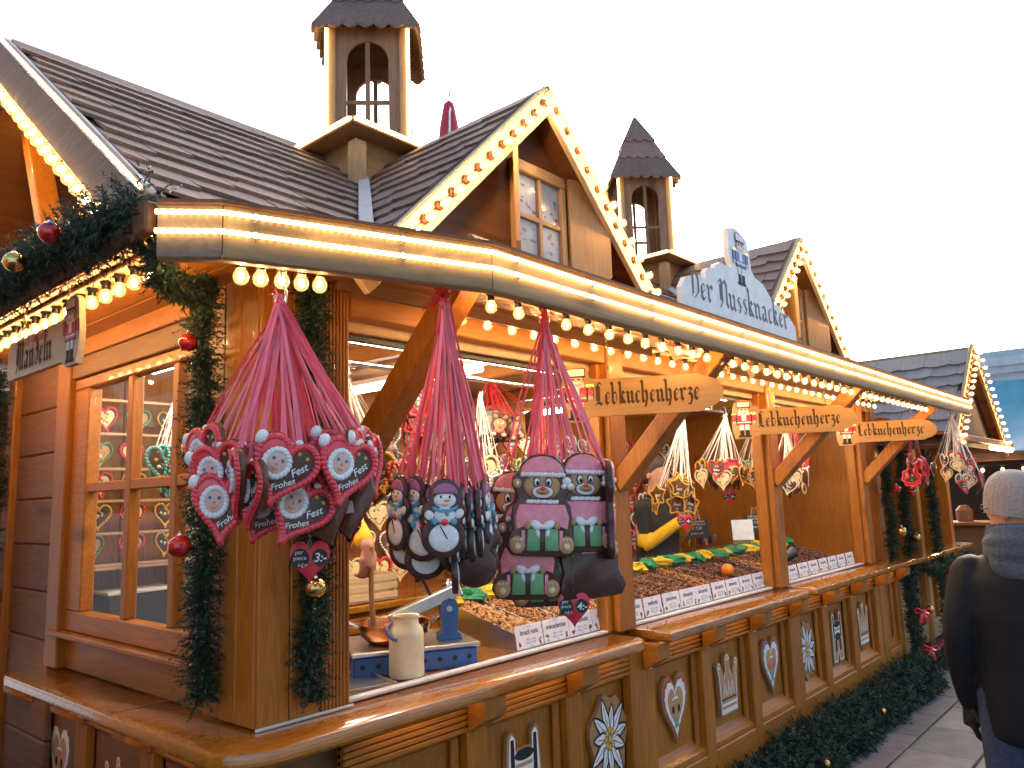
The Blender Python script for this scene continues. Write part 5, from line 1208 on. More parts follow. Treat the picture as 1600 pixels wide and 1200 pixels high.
bunch((7.05,1.75,1.80), (7.05,1.75,2.25), ['redstar'], 6, 'red_ribbon', .10, 'red star biscuits at the canopy end', 'red-iced gingerbread star in the bunch at the end post', zs=.06)
bunch((1.60,3.36,1.86), (1.60,3.38,2.2), ['flower_teal','flower_yellowflower','flower_redflower'], 10, 'white_ribbon', .10, 'bright hearts behind the side window', 'bright-edged gingerbread heart on white ribbons behind the side window', th=-1.2, zs=.05)
# hearts covering the back wall
kinds = ['text_yellow','text_red','text_white','flower_redflower','flower_green','text_pink','flower_cream','flower_blue']
adj = {'text_yellow':'yellow-edged','text_red':'red-edged','text_white':'white-edged','flower_redflower':'red-edged flower-covered','flower_green':'green-edged','text_pink':'pink-edged','flower_cream':'cream-coloured','flower_blue':'blue-edged'}
for r_ in range(6):
    for c_ in range(26):
        x = 2.0+c_*.195+(.09 if r_ % 2 else 0)+U(-.02,.02); z = 1.27+r_*.165+U(-.015,.015)
        k = random.choice(kinds)
        hang(k, (x,3.94-.03*U(0,1),z), U(-.25,.25)-.15, U(-.15,.15), None, None, adj[k]+' gingerbread heart hung on the back wall', 'hearts on the back wall: '+adj[k], scale=U(.95,1.25))

# ================================================================ goods on the counter
NX0, CW = 2.60, .1965
nutkinds = ['nut_tan','nut_roast','nut_roast','nut_tan','nut_roast','nut_dark','nut_dark','nut_dark','nut_dark','nut_roast','nut_dark','nut_red','nut_dark','nut_red','nut_tan','nut_dark','nut_red','nut_dark','nut_dark','nut_red','nut_dark']
names = ['brazil nuts','macadamias','hazelnuts','cashews','pecan nuts','walnuts','pistachios','almonds','almonds','almonds','almonds','almonds']
surf = lambda y: 1.085+.23*(y-2.245)
inbay = lambda x: min(abs(x-p) for p in PX)
OW = ['first','second','third','fourth','fifth','sixth','seventh','eighth','ninth','tenth']
TRAYW = ['nearest the blue burner, its left side bare', 'behind the macadamias card', 'behind the hazelnuts card', 'just left of the second post']+['%s to the right of the second post' % OW[i] for i in range(8)]+['%s to the right of the third post' % OW[i] for i in range(9)]
for k in range(21):
    x0 = NX0+k*CW; xc = x0+CW/2; far = k/21
    t = thing('nut_tray', 'steel nut tray %s' % TRAYW[k], 'tray', (xc,2.5,1.046), 0, 'steel nut trays in a row')
    m = MB(); zf, zb = surf(2.245)-.0, surf(2.75)-.0
    for xs in (x0, x0+CW-.002):
        m.add([(xs,2.235,1.047),(xs,2.78,1.047),(xs,2.78,zb+.035),(xs,2.235,zf+.01),(xs+.0018,2.235,1.047),(xs+.0018,2.78,1.047),(xs+.0018,2.78,zb+.035),(xs+.0018,2.235,zf+.01)], [(0,3,2,1),(4,5,6,7),(2,3,7,6),(0,4,7,3),(1,2,6,5),(0,1,5,4)])
    m.build('side', 'steel', t, (xc,2.5,1.046))
    m = MB(); m.cbox((x0+.003,2.235,1.047), (x0+CW-.003,2.239,zf+.004), .001); m.cbox((x0+.003,2.776,1.047), (x0+CW-.003,2.78,zb+.03), .001); m.box((x0+.003,2.24,1.0475), (x0+CW-.003,2.775,1.0495)); m.build('trough', 'steel', t, (xc,2.5,1.046))
    # the nuts themselves
    m = MB(); rnd = random.Random(100+k); n = 420 if k < 5 else (330 if k < 12 else 220); sz = (.0125,.010,.0105,.0105,.009)[k] if k < 5 else .0085
    for j in range(n):
        x, y = rnd.uniform(x0+.010,x0+CW-.010), rnd.uniform(2.245,2.765)
        z = surf(y)+.022*sin(pi*(x-x0)/CW)*sin(pi*min(1,max(0,(y-2.24)/.5)))+rnd.uniform(-.009,.006)+.012*noise.noise(Vector((x*14,y*14,k)))
        m.M = Matrix.Translation((x,y,z)) @ Euler((rnd.uniform(0,6),rnd.uniform(0,6),rnd.uniform(0,6))).to_matrix().to_4x4()
        s = sz*rnd.uniform(.8,1.2); m.ball((0,0,0), (s*1.25,s*.85,s*.8), 0, 6, 4)
    m.M = None; m.box((x0+.004,2.242,1.05), (x0+CW-.004,2.772,1.07))
    vs = [(x,y,surf(y)-.004) for y in (2.242,2.5,2.772) for x in (x0+.003,x0+CW-.003)]; m.add(vs, [(0,1,3,2),(2,3,5,4)])
    o = m.build('roasted_nuts', nutkinds[k], None, (xc,2.5,1.1), smooth='all', fix=False); o.location = (xc,2.5,1.1)
    tag(o, 'heap of roasted nuts in the tray %s' % TRAYW[k], 'nuts', kind='stuff')
# price cards
ck = 0
def card(x, y, label, name, w=.176):
    t = thing('price_card', label, 'price card', (x,y,1.0645), 0, 'white price cards along the nut trays'); t.rotation_euler = (radians(-9), 0, U(-.02,.02))
    m = MB(); m.cbox((-w/2,0,0), (w/2,.002,.096), .0006); m.build('card', 'white_card', t)
    m = MB()
    text_polys(m, name, .031 if len(name) < 10 else .0285, 0, .056, -.0006, 0, bold=.018)
    text_polys(m, 'our nuts', .008, 0, .085, -.0006, 0); text_polys(m, '100 g  £ 2,00', .0125, .004, .031, -.0006, 0); text_polys(m, '200 g  £ 3,50', .0125, .004, .017, -.0006, 0); text_polys(m, '1 bag', .008, .004, .006, -.0006, 0)
    m.build('lettering', 'black_ink', t, fix=False)
    m = MB()
    for sx in (-1,1):
        for q in range(5): m.add([(p[0],-.0007-.00005*q,p[1]) for p in circ(sx*(w*.37)+U(-.008,.008), .018+U(-.01,.012), U(.004,.009), U(.004,.008), 8)], [tuple(range(8))], q % 3)
    m.build('nut_picture', ['nut_dark','nut_tan','socket'], t, fix=False)
xs = [2.605,2.79,2.972,3.155-.0]+[3.42,3.61,3.80,3.985,4.16,4.36,4.545,4.73,4.92]+[5.28,5.48,5.68,5.88,6.08,6.28,6.48,6.68]
nm13 = ['brazil nuts','macadamias','hazelnuts','cashews','pecan nuts','walnuts','pistachios','almonds','almonds','almonds','almonds','almonds','almonds']+['almonds']*8
ordn = ['first','second','third','fourth','fifth','sixth','seventh','eighth','ninth','tenth']
for i, x in enumerate(xs):
    if i < 7: lb = 'white price card reading %s' % nm13[i]
    elif i < 13: lb = 'white price card, %s from the left in the middle bay' % ordn[i-4]
    else: lb = 'white price card, %s from the left in the far bay' % ordn[i-13]
    card(x, 2.212 if inbay(x) > .2 else 2.213, lb, nm13[i])
# crumpled paper bags behind the nuts
def crumple(p, r, mat, label, seed):
    rnd = random.Random(seed); m = MB(); seg, rings = 14, 9; vs = []
    for i in range(rings+1):
        a = pi*i/rings
        for k in range(seg):
            ph = 2*pi*k/seg; d = Vector((sin(a)*cos(ph), sin(a)*sin(ph), cos(a)))
            f = 1+.55*noise.noise(d*1.7+Vector((seed*3.3,0,0)))+.35*abs(noise.noise(d*3.4+Vector((0,seed*1.7,0))))
            vs.append((d.x*r[0]*f, d.y*r[1]*f, d.z*r[2]*f))
    fs = [(i*seg+k, (i+1)*seg+k, (i+1)*seg+(k+1) % seg, i*seg+(k+1) % seg) for i in range(rings) for k in range(seg)]
    m.add(vs, fs); o = m.build('paper_bag', mat, None, (0,0,0)); o.location = p; o.rotation_euler = (0, 0, rnd.uniform(0,6))
    return tag(o, label, 'paper bag', 'crumpled paper bags behind the nuts')
for i in range(26):
    x = 2.64+i*.163; gr = i % 2 == 1
    crumple((x,2.775+U(-.02,.02),1.228+U(-.006,.008)), (.098,.06,.036), 'wrap_green' if gr else 'wrap_yellow', '%s crumpled paper bag lying behind the nut trays, in the %s bay' % ('green' if gr else 'yellow', 'near' if x < 3.2 else ('middle' if x < 5.1 else 'far')), i+3)
for i, (x, y, z, c) in enumerate(((2.30,2.80,1.13,'wrap_yellow'),(2.42,2.84,1.14,'wrap_yellow'),(4.2,2.95,1.16,'wrap_yellow'),(4.62,3.0,1.17,'wrap_yellow'),(3.52,2.70,1.21,'wrap_red'))):
    crumple((x,y,z), (.08,.05,.03), c, ('yellow crumpled bag left of the trays, by the burner' if i == 0 else 'yellow crumpled bag touching the first tray corner' if i == 1 else 'single yellow bag behind the second post' if i == 2 else 'single yellow bag in front of the dark apron' if i == 3 else 'red crumpled bag beside the second post'), 60+i)
m = MB(); m.ball((0,0,0), .042, 0, 18, 12); m.lathe([(.006,.040),(.004,.045)], 6); o = m.build('orange', 'orange_peel', None, smooth='all'); o.location = (4.85,2.40,1.175); tag(o, 'bright orange lying on the dark nuts of the middle bay', 'orange')
m = MB(); m.lathe([(.055,0),(.06,.02),(.052,.07),(.02,.10),(.03,.13)], 12); o = m.build('cellophane_bag', 'clear_glass', None, smooth='all'); o.location = (5.0,2.42,1.15); o.rotation_euler = (.6,.4,0); tag(o, 'clear cellophane bag leaning on the nuts near the third post', 'bag')
m = MB(); m.lathe([(.045,0),(.05,.09),(.046,.10),(.042,.09),(.0,.01)], 16); o = m.build('measuring_scoop', 'dark_steel', None, smooth=40); o.location = (5.9,2.45,1.17); o.rotation_euler = (.9,.5,.3); tag(o, 'dark round scoop lying on the nuts of the far bay', 'scoop')
# glass shelf plates above the bags
for a, b, lb in ((3.13,PX[0]-.106+.10,'near'), (PX[0]+.11,PX[1]-.11,'middle'), (PX[1]+.11,PX[2]-.11,'far')):
    a2 = 2.95 if lb == 'near' else a
    t = thing('glass_shelf', 'green-edged glass shelf above the nuts in the %s bay' % lb, 'glass shelf', ((a2+b)/2,2.95,1.27), 0, 'glass shelves'); o_ = Vector(((a2+b)/2,2.95,1.27))
    m = MB(); m.cbox((a2,2.82,1.266), (b,3.16,1.272), .001); m.build('plate', 'clear_glass', t, o_)
    m = MB(); m.box((a2,2.8165,1.2655), (b,2.8195,1.2725)); m.box((a2-.004,2.82,1.2655), (a2-.001,3.16,1.2725)); m.build('glass_edge', 'green_glass', t, o_)
    m = MB()
    for x in (a2+.03, b-.03):
        for y in (2.86,3.12): m.tube([(x,y,1.046),(x,y,1.266)], .006, 8)
    m.build('support', 'chrome', t, o_)
# nut roaster: blue stand, copper pan, wooden paddle, swinging arm
SR = radians(-27)
t = thing('burner_stand', 'blue burner stand with round vent holes on the worktop', 'burner', (2.155,2.50,1.046), SR)
m = MB(); m.cbox((-.245,-.19,.0), (.245,.19,.075), .006); m.build('body', 'blue_paint', t)
m = MB(); m.cbox((-.255,-.20,.076), (.255,.20,.094), .004); m.build('top_tray', 'steel', t)
for i in range(8):
    m = MB(); m.lathe([(.0095,0),(.0095,.003),(.007,.0035)], 12, axis='y'); h = m.build('vent_hole', 'rubber', t, smooth=40); h.location = (-.21+i*.06,-.1895,.04)
t = thing('copper_pan', 'wide copper roasting pan full of sugared almonds', 'pan', (2.10,2.50,1.141), SR)
m = MB(); m.lathe([(.0,.0),(.10,.0),(.135,.03),(.145,.075),(.152,.08),(.139,.075),(.128,.035),(.095,.008),(.0,.008)], 32); m.build('bowl', 'copper', t, smooth=40)
m = MB(); m.lathe([(.0,.035),(.13,.036),(.12,.03)], 24)
for i in range(160):
    a, q = U(0,2*pi), .12*sqrt(U(0,1)); m.M = Matrix.Translation((q*cos(a),q*sin(a),.038)) @ Euler((U(0,6),U(0,6),U(0,6))).to_matrix().to_4x4(); m.ball((0,0,0), (.012,.008,.007), 0, 6, 4)
tag(m.build('almonds', 'nut_dark', t, smooth='all', fix=False), kind='stuff')
for s in (-1,1):
    m = MB(); m.tube([(s*.145,-.04,.07),(s*.185,-.03,.085),(s*.195,0,.088),(s*.185,.03,.085),(s*.145,.04,.07)], .006, 8); m.build('handle', 'steel', t, smooth='all')
m = MB(); m.tube([(2.035,2.555,1.17),(2.02,2.545,1.32),(2.01,2.535,1.52)], [.012,.011,.012], 10); m.M = Matrix.Translation((2.036,2.555,1.17)); m.cbox((-.03,-.006,-.01), (.03,.006,.07), .005); m.M = None
o = m.build('wooden_paddle', 'stick_wood', None, (2.035,2.555,1.17), smooth=50); o.location = (2.035,2.555,1.17); tag(o, 'long wooden stirring paddle held upright in the copper pan', 'paddle')
t = thing('stirring_arm', 'blue cast pillar with a steel swing arm and black star knob', 'machine', (2.265,2.36,1.141), radians(-35))
m = MB(); m.prism([(-.05,0),(.05,0),(.045,.02),(.03,.03),(.036,.12),(.03,.15),(.0,.162),(-.03,.15),(-.034,.12),(-.028,.03),(-.045,.02)], -.035, .035); m.build('pillar', 'blue_paint', t, smooth=30)
m = MB(); m.beam((-.24,0,.085), (.05,0,.195), .062, .05, c=.004); m.build('channel', 'steel', t)
m = MB(); m.lathe([(.02,0),(.02,.012),(.012,.02),(.012,.03)], 14, (.0,0,.205)); m.build('cap', 'chrome', t, smooth=40)
m = MB(); m.tube([(-.07,0,.17),(-.10,0,.235)], .007, 8); m.M = Matrix.Translation((-.105,0,.245)) @ Matrix.Rotation(-.43, 4, 'Y')
m.lathe([(.012,-.012),(.03,-.006),(.032,.008),(.02,.016),(0,.018)], 8); m.build('star_knob', 'black_plastic', t)
m = MB(); m.lathe([(.012,-.037),(.012,.037)], 12, (0,0,.12), axis='y'); m.build('bolt', 'steel', t)
t = thing('milk_can', 'cream plastic milk can with a blue handle beside the burner', 'can', (1.955,2.262,1.064))
m = MB(); m.lathe([(0,0),(.060,.0),(.064,.006),(.064,.145),(.061,.165),(.046,.185),(.044,.205),(.049,.212),(.049,.216),(.041,.214),(.040,.19),(.055,.16),(.0,.155)], 28); m.build('body', 'can_plastic', t, smooth=40)
m = MB(); m.tube([(-.045,.03,.188),(-.068,.028,.18),(-.078,.01,.155),(-.072,-.012,.14),(-.062,-.02,.135)], .006, 8); m.build('handle', 'blue_paint', t, smooth='all')
t = thing('steel_tray', 'flat steel tray at the left end of the worktop', 'tray', (1.76,2.36,1.047), radians(-14))
m = MB(); m.cbox((-.14,-.12,0), (.14,.16,.006), .002); m.build('base', 'steel', t); m = MB()
for a, b in (((-.14,-.12,.006),(.14,-.114,.02)),((-.14,.154,.006),(.14,.16,.02)),((-.14,-.112,.006),(-.134,.152,.02)),((.134,-.112,.006),(.14,.152,.02))): m.cbox(a, b, .001)
m.build('rim', 'steel', t)
# pale crates behind the trays
for i, (x, lb) in enumerate(((2.85,'pale slatted wooden crate behind the near nut trays'),(4.05,'pale slatted crate behind the second post'))):
    t = thing('wooden_crate', lb, 'crate', (x,3.05,1.13))
    t.location = (x,3.72,1.131)
    for q in range(3):
        m = MB(); m.cbox((-.20,-.12,.015+q*.05), (.20,-.112,.05+q*.05), .002); m.build('slat', 'crate_wood', t)
        m = MB(); m.cbox((-.20,.112,.015+q*.05), (.20,.12,.05+q*.05), .002); m.build('slat', 'crate_wood', t)
    for sx in (-1,1):
        m = MB(); m.cbox((sx*.19-.01,-.111,0), (sx*.19+.01,.111,.155), .002); m.build('end_panel', 'crate_wood', t)
    m = MB(); m.box((-.18,-.11,.004), (.18,.11,.012)); m.build('bottom', 'crate_wood', t)
# red price hearts on chains
def price_heart(p, yaw, digit, label, up=.12, s=1.0):
    t = thing('price_heart', label, 'price tag', p, yaw, 'red heart price tags'); t.scale = (s,)*3
    b = MB(); plate(b, heart(.098,.105,36), .004, bev=.001); b.build('tag', 'heart_red', t, smooth=40)
    d = MB(); d.add([(q[0],-.0006,q[1]) for q in circ(-.024,.012,.022,.024,18)], [tuple(range(18))], 0); d.add([(q[0],-.0007,q[1]) for q in circ(.024,.012,.019,.021,18)], [tuple(range(18))], 0); d.build('black_field', 'chalk_black', t, fix=False)
    d = MB(); text_polys(d, 'per', .015, -.026, .022, -.0012, 0); text_polys(d, 'piece', .015, -.024, .008, -.0012, 0); text_polys(d, '=£=', .014, -.018, -.010, -.0012, 0); text_polys(d, digit, .030, .024, .002, -.0012, 0, shear=.2, bold=.02); d.build('lettering', 'white_paint', t, fix=False)
    m = MB(); n = int(up/.011)
    for i in range(n):
        z = .036+i*.011; m.tube([((.0035*cos(a) if i % 2 else 0), .002+(0 if i % 2 else .0035*cos(a)), z+.0075*sin(a)) for a in [2*pi*j/6 for j in range(7)]], .001, 4, cap=False)
    m.build('chain', 'chain', t)
price_heart((1.135,1.67,1.555), radians(-30), '3:-', 'red heart price tag reading 3 below the corner bunch', .14)
price_heart((1.975,2.03,1.475), radians(42), '3:-', 'red heart price tag turned edge-on under the snowman bunch', .16)
price_heart((1.925,1.46,1.355), radians(-48), '4:-', 'red heart price tag reading 4 under the bear bunch', .16)
price_heart((1.755,2.34,1.60), radians(-20), '3:-', 'red heart price tag half hidden by the corner pillar', .16)
price_heart((4.20,2.33,1.51), radians(-40), '4:-', 'red heart price tag in front of the seller under the stars', .14)
price_heart((5.10,2.47,1.64), radians(-45), '4:-', 'red heart price tag above the chalkboard', .1)
# small chalkboards on easels
def chalkboard(p, yaw, label):
    t = thing('chalkboard', label, 'chalkboard', p, yaw, 'small chalkboards on easels')
    m = MB(); m.M = Matrix.Translation((0,-.012,.06)) @ Matrix.Rotation(radians(-10), 4, 'X'); m.cbox((-.10,0,0), (.10,.006,.15), .002); m.build('slate', 'chalk_black', t)
    d = MB(); d.M = m.M
    for s, z, k in (('mixed almonds',.122,.021),('with all flavours',.10,.021),('£ 7.20',.066,.03),('packet off !',.03,.022)): text_polys(d, s, k, 0, z, -.0008, 0, shear=.25)
    d.M = d.M; d.build('chalk_writing', 'white_paint', t, fix=False)
    for a, b in (((-.07,.0,0),(-.015,.02,.27)),((.07,.0,0),(.015,.02,.27)),((0,.10,0),(0,.02,.26))):
        m = MB(); m.beam(a, b, .012, .010, up=(0,1,.1)); m.build('easel_leg', 'stick_wood', t)
chalkboard((5.55,2.98,1.275), radians(-50), 'black chalkboard on a wooden easel in the middle bay')
chalkboard((6.55,2.95,1.275), radians(-55), 'black chalkboard on a wooden easel in the far bay')
t = thing('notice', 'plain cream paper notice inside the far bay', 'notice', (6.3,2.95,1.274), radians(-50)); m = MB(); m.M = Matrix.Rotation(radians(-8), 4, 'X'); m.cbox((-.09,0,0), (.09,.004,.17), .001); m.build('paper', 'white_card', t); m = MB(); m.cbox((-.05,-.01,0), (.05,.06,.008), .001); m.build('foot', 'clear_glass', t)
# jars of sweets
for i in range(9):
    x = (5.72+.085*(i % 4), 6.72+.08*(i % 4))[i // 4 % 2]; t = thing('sweet_jar', 'small cellophane-wrapped sweet bag on the glass shelf beside the %s easel' % ('near' if i < 4 else 'far'), 'sweets', (x+.03*(i//8),3.03+.07*(i % 2),1.273), 0, 'wrapped sweets on the glass shelf')
    m = MB(); m.lathe([(0,0),(.035,.0),(.038,.03),(.034,.075),(.012,.09),(.022,.12),(.0,.115)], 12); m.build('bag', 'clear_glass', t, smooth=40); m = MB(); m.lathe([(0,.002),(.032,.003),(.034,.03),(.03,.066),(0,.07)], 10); m.build('sweets', 'nut_red', t, smooth=40)
m = MB(); m.lathe([(0,0),(.07,.0),(.11,.06),(.115,.062),(.072,.006),(0,.006)], 24); o = m.build('steel_bowl', 'chrome', None, smooth=40); o.location = (5.15,3.05,1.274); tag(o, 'shiny steel bowl on the glass shelf by the third post', 'bowl')
# shelves behind the side window
t = thing('display_shelves', 'white-edged display shelves behind the side window', 'shelves', (1.72,3.9,1.13)); o_ = Vector((1.72,3.9,1.13))
for z in (2.20,2.045,1.885,1.74,1.595,1.455,1.44):
    m = MB(); m.cbox((1.36,3.72,z-.006), (2.05,4.01,z+.004), .002); m.build('shelf', 'clear_glass' if z > 1.45 else 'amber_x', t, o_)
    m = MB(); m.cbox((1.36,3.712,z-.007), (2.05,3.719,z+.005), .001); m.build('edge', 'soffit', t, o_)
m = MB(); m.cbox((2.055,3.72,1.13), (2.075,4.01,2.3), .002); m.build('side', 'amber_z', t, o_)
for i, z in enumerate((2.05,1.89,1.745,1.60,1.46)):
    for j in range(4):
        k = random.choice(['flower_green','flower_yellowflower','flower_redflower','text_yellow','flower_teal','text_red'])
        hang(k, (1.44+j*.16+U(-.02,.02),3.80+U(-.02,.03),z+.066), U(-.4,.2), U(-.2,.2), None, None, 'small gingerbread heart propped on the %s display shelf behind the side window' % ('top','second','third','fourth','fifth')[i], 'hearts on the display shelves, row %d' % (i+1), scale=.78)
t = thing('dark_box', 'black steel box with white rim standing behind the side window', 'box', (1.62,3.78,1.131)); m = MB(); m.cbox((-.16,-.10,0), (.16,.12,.19), .006); m.build('body', 'chalk_black', t); m = MB(); m.cbox((-.165,-.105,.191), (.165,.125,.205), .003); m.build('rim', 'white_paint', t)

# ================================================================ people
def loft(mb, rings, seg=18, mat=0):
    vs = []; n = len(rings)
    for (cx, cy, cz, rx, ry) in rings: vs += [(cx+rx*cos(2*pi*k/seg), cy+ry*sin(2*pi*k/seg), cz) for k in range(seg)]
    fs = [(i*seg+k, i*seg+(k+1) % seg, (i+1)*seg+(k+1) % seg, (i+1)*seg+k) for i in range(n-1) for k in range(seg)]
    mb.add(vs, fs+[tuple(range(seg-1,-1,-1)), tuple(range((n-1)*seg, n*seg))], mat)
def limb(mb, pts, rr, k=4):
    # smooth tapered limb through the joints
    P = [Vector(p) for p in pts]; out = []; ro = []
    for i in range(len(P)-1):
        p0, p1, p2, p3 = P[max(i-1,0)], P[i], P[i+1], P[min(i+2,len(P)-1)]
        for j in range(k):
            t = j/k; t2 = t*t; t3 = t2*t
            out.append(.5*((2*p1)+(-p0+p2)*t+(2*p0-5*p1+4*p2-p3)*t2+(-p0+3*p1-3*p2+p3)*t3)); ro.append(rr[i]+(rr[i+1]-rr[i])*t)
    out.append(P[-1]); ro.append(rr[-1])
    mb.tube(out, ro, 10); mb.ball(out[0], ro[0], 0, 10, 6); mb.ball(out[-1], ro[-1], 0, 10, 6)
def fuse(ob, voxel, smooth=6, fac=.5):
    r = ob.modifiers.new('fuse', 'REMESH'); r.mode = 'VOXEL'; r.voxel_size = voxel; r.use_smooth_shade = True
    s = ob.modifiers.new('soft', 'SMOOTH'); s.iterations = smooth; s.factor = fac
    return ob
def hand(mb, wrist, d, palm_n, grip=.5, side=1, k=1.0):
    # palm and five curled fingers; d points from wrist to knuckles, palm_n out of the palm
    d = Vector(d).normalized(); n = Vector(palm_n); n = (n-d*n.dot(d)).normalized(); a = d.cross(n)*side; w = Vector(wrist)
    mb.tube([w, w+d*.03*k, w+d*.085*k], [.026*k,.030*k,.032*k], 10)
    for i in range(3): mb.ball(w+d*.055*k+a*(i-1)*.022*k, (.021*k,)*3, 0, 8, 6)
    for i, ln in enumerate((.072,.080,.074,.058)):
        p = w+d*.085*k+a*(-.030+.020*i)*k; L = ln*k; c = grip
        p1 = p+(d*cos(c*.8)+n*sin(c*.8))*L*.42; p2 = p1+(d*cos(c*2.0)+n*sin(c*2.0))*L*.33; p3 = p2+(d*cos(c*3.0)+n*sin(c*3.0))*L*.27
        mb.tube([p-d*.02*k, p, p1, p2, p3], [.011*k,.0105*k,.0095*k,.0088*k,.0078*k], 8)
        for q, r_ in ((p,.0108),(p1,.0098),(p2,.009),(p3,.008)): mb.ball(q, r_*k, 0, 8, 6)
    p = w+d*.025*k-a*.028*k; p1 = p+(d*.7-a*.5+n*.5).normalized()*.038*k; p2 = p1+(d*.9+n*.5+a*.1).normalized()*.03*k; p3 = p2+(d*.8+n*.6+a*.3).normalized()*.024*k
    mb.tube([p, p1, p2, p3], [.014*k,.012*k,.0105*k,.009*k], 8)
    for q, r_ in ((p1,.012),(p2,.0105),(p3,.009)): mb.ball(q, r_*k, 0, 8, 6)
def head(mb, c, yaw, k=1.0):
    old = mb.M; mb.M = Matrix.Translation(c) @ Matrix.Rotation(yaw, 4, 'Z') @ Matrix.Scale(k, 4)
    loft(mb, [(0,.012,-.125,.018,.02),(0,.02,-.115,.04,.045),(0,.012,-.09,.056,.07),(0,.004,-.05,.068,.09),(0,0,0,.075,.097),(0,-.004,.045,.074,.095),(0,-.006,.085,.06,.078),(0,-.006,.112,.034,.045),(0,-.006,.122,.008,.01)], 18)
    mb.ball((0,.098,-.022), (.014,.018,.02)); mb.ball((0,.09,.0), (.011,.014,.026)); mb.ball((0,.092,-.068), (.026,.012,.008)); mb.ball((0,.085,-.105), (.024,.02,.018))
    for s in (-1,1): mb.ball((s*.077,-.008,-.01), (.011,.02,.032)); mb.ball((s*.03,.082,.004), (.018,.012,.01)); mb.ball((s*.03,.086,.026), (.02,.01,.006))
    mb.M = old
# --- the passer-by on the right
hd_ = radians(84)
P1 = thing('person', 'person in ribbed pale beanie, grey hood and dark jacket walking away on the right', 'person', (3.55,.55,0), -hd_)
m = MB(); loft(m, [(0,0,.80,.16,.11),(0,0,.95,.165,.12),(0,0,1.1,.145,.11),(0,0,1.3,.17,.115),(0,0,1.40,.16,.10),(0,0,1.46,.06,.06)])
m.tube([(0,0,1.4),(0,.012,1.5),(0,.02,1.58)], [.062,.058,.056], 12); head(m, (0,.025,1.63), radians(60))
for s in (-1,1):
    limb(m, [(s*.17,0,1.40),(s*.222,-.03,1.13),(s*.230,.055,.88)], [.055,.042,.03])
    limb(m, [(s*.09,0,.88),(s*.10,.06*s,.48),(s*.10,-.03*s,.09)], [.085,.058,.04]); m.ball((s*.10,.05-.03*s,.06), (.045,.12,.05), 0, 12, 8)
hand(m, (-.230,.058,.87), (-.02,.12,-1), (1,.2,0), .42, side=-1, k=.98); hand(m, (.230,.058,.87), (.02,.12,-1), (-1,.2,0), .42, side=1, k=.98)
fuse(m.build('body', 'skin', P1), .0065, 4)
m = MB(); loft(m, [(0,-.005,.76,.175,.145),(0,-.005,.78,.19,.16),(0,-.005,.88,.192,.162),(0,-.005,1.05,.186,.152),(0,-.01,1.22,.198,.155),(0,-.01,1.36,.196,.14),(0,-.008,1.43,.15,.11),(0,0,1.49,.085,.085),(0,.0,1.52,.07,.07)], 26)
for s in (-1,1): limb(m, [(s*.172,-.005,1.375),(s*.212,-.03,1.24),(s*.232,-.035,1.10),(s*.232,.015,.96),(s*.228,.055,.875)], [.080,.072,.064,.057,.05])
fuse(m.build('jacket', 'jacket_dark', P1), .011, 5)
m = MB()
for s in (-1,1): limb(m, [(s*.09,0,.92),(s*.10,.03*s,.70),(s*.105,.065*s,.48),(s*.105,.0,.26),(s*.105,-.03*s,.09)], [.115,.10,.082,.072,.07])
loft(m, [(0,0,.74,.17,.13),(0,0,.92,.185,.14),(0,0,1.0,.16,.12)]); fuse(m.build('trousers', 'jeans', P1), .012, 4)
for s, sd_ in ((-1,-1),(1,1)):
    m = MB(); hand(m, (s*.230,.058,.87), (s*.02,.12,-1), (-s,.2,0), .42, side=sd_, k=1.16); m.tube([(s*.230,.05,.91),(s*.230,.058,.86)], [.050,.044], 12)
    fuse(m.build('glove', 'glove_black', P1), .006, 3)
# hood bunched round the neck with a ribbed edge
m = MB()
for rr_, zz, th_, oy in ((.088,1.46,.036,-.015),(.092,1.50,.030,-.02),(.082,1.54,.022,-.016)): m.tube([(rr_*cos(a),oy+rr_*1.02*sin(a)-.02*(1-sin(a)),zz+.018*sin(a)*-1) for a in [2*pi*i/28 for i in range(29)]], th_, 8)
m.ball((0,-.115,1.43), (.10,.045,.075), 0, 14, 10); m.ball((0,-.10,1.47), (.11,.05,.05), 0, 14, 10)
fuse(m.build('hood', 'hood_grey', P1), .009, 5)
m = MB()
for i in range(44):
    a = 2*pi*i/44; m.tube([(.108*cos(a),-.022+.108*sin(a)-.012*(1-sin(a)),1.515-.018*sin(a)),(.092*cos(a),-.02+.096*sin(a)-.012*(1-sin(a)),1.565-.016*sin(a))], .0065, 5)
m.build('hood_ribbing', 'hood_grey', P1, smooth=60)
m = MB(); m.M = Matrix.Translation((0,.022,1.66)) @ Matrix.Rotation(radians(60), 4, 'Z') @ Matrix.Rotation(radians(9), 4, 'X')
seg, vs = 96, []
pr_ = [(.0965,-.052),(.1005,-.02),(.101,.02),(.097,.055),(.084,.088),(.06,.112),(.03,.124),(.008,.127)]
for r_, z in pr_:
    for k in range(seg):
        a = 2*pi*k/seg; q = r_*(1+(.014 if k % 3 else -.022)); vs.append((q*.90*cos(a), q*1.10*sin(a)-.004, z))
m.add(vs, [(i*seg+k, i*seg+(k+1) % seg, (i+1)*seg+(k+1) % seg, (i+1)*seg+k) for i in range(len(pr_)-1) for k in range(seg)]+[tuple(range((len(pr_)-1)*seg, len(pr_)*seg))])
m.build('beanie', 'beanie', P1, smooth=70)
m = MB(); m.M = Matrix.Translation((0,.025,1.63)) @ Matrix.Rotation(radians(60), 4, 'Z')
for s in (-1,1):
    m.tube([(s*.034+.024*cos(a),.108-.008*abs(cos(a)),.002+.018*sin(a)) for a in [2*pi*i/14 for i in range(15)]], .0018, 6, cap=False); m.tube([(s*.058,.10,.004),(s*.079,.06,.006),(s*.083,.0,.0)], .0018, 6)
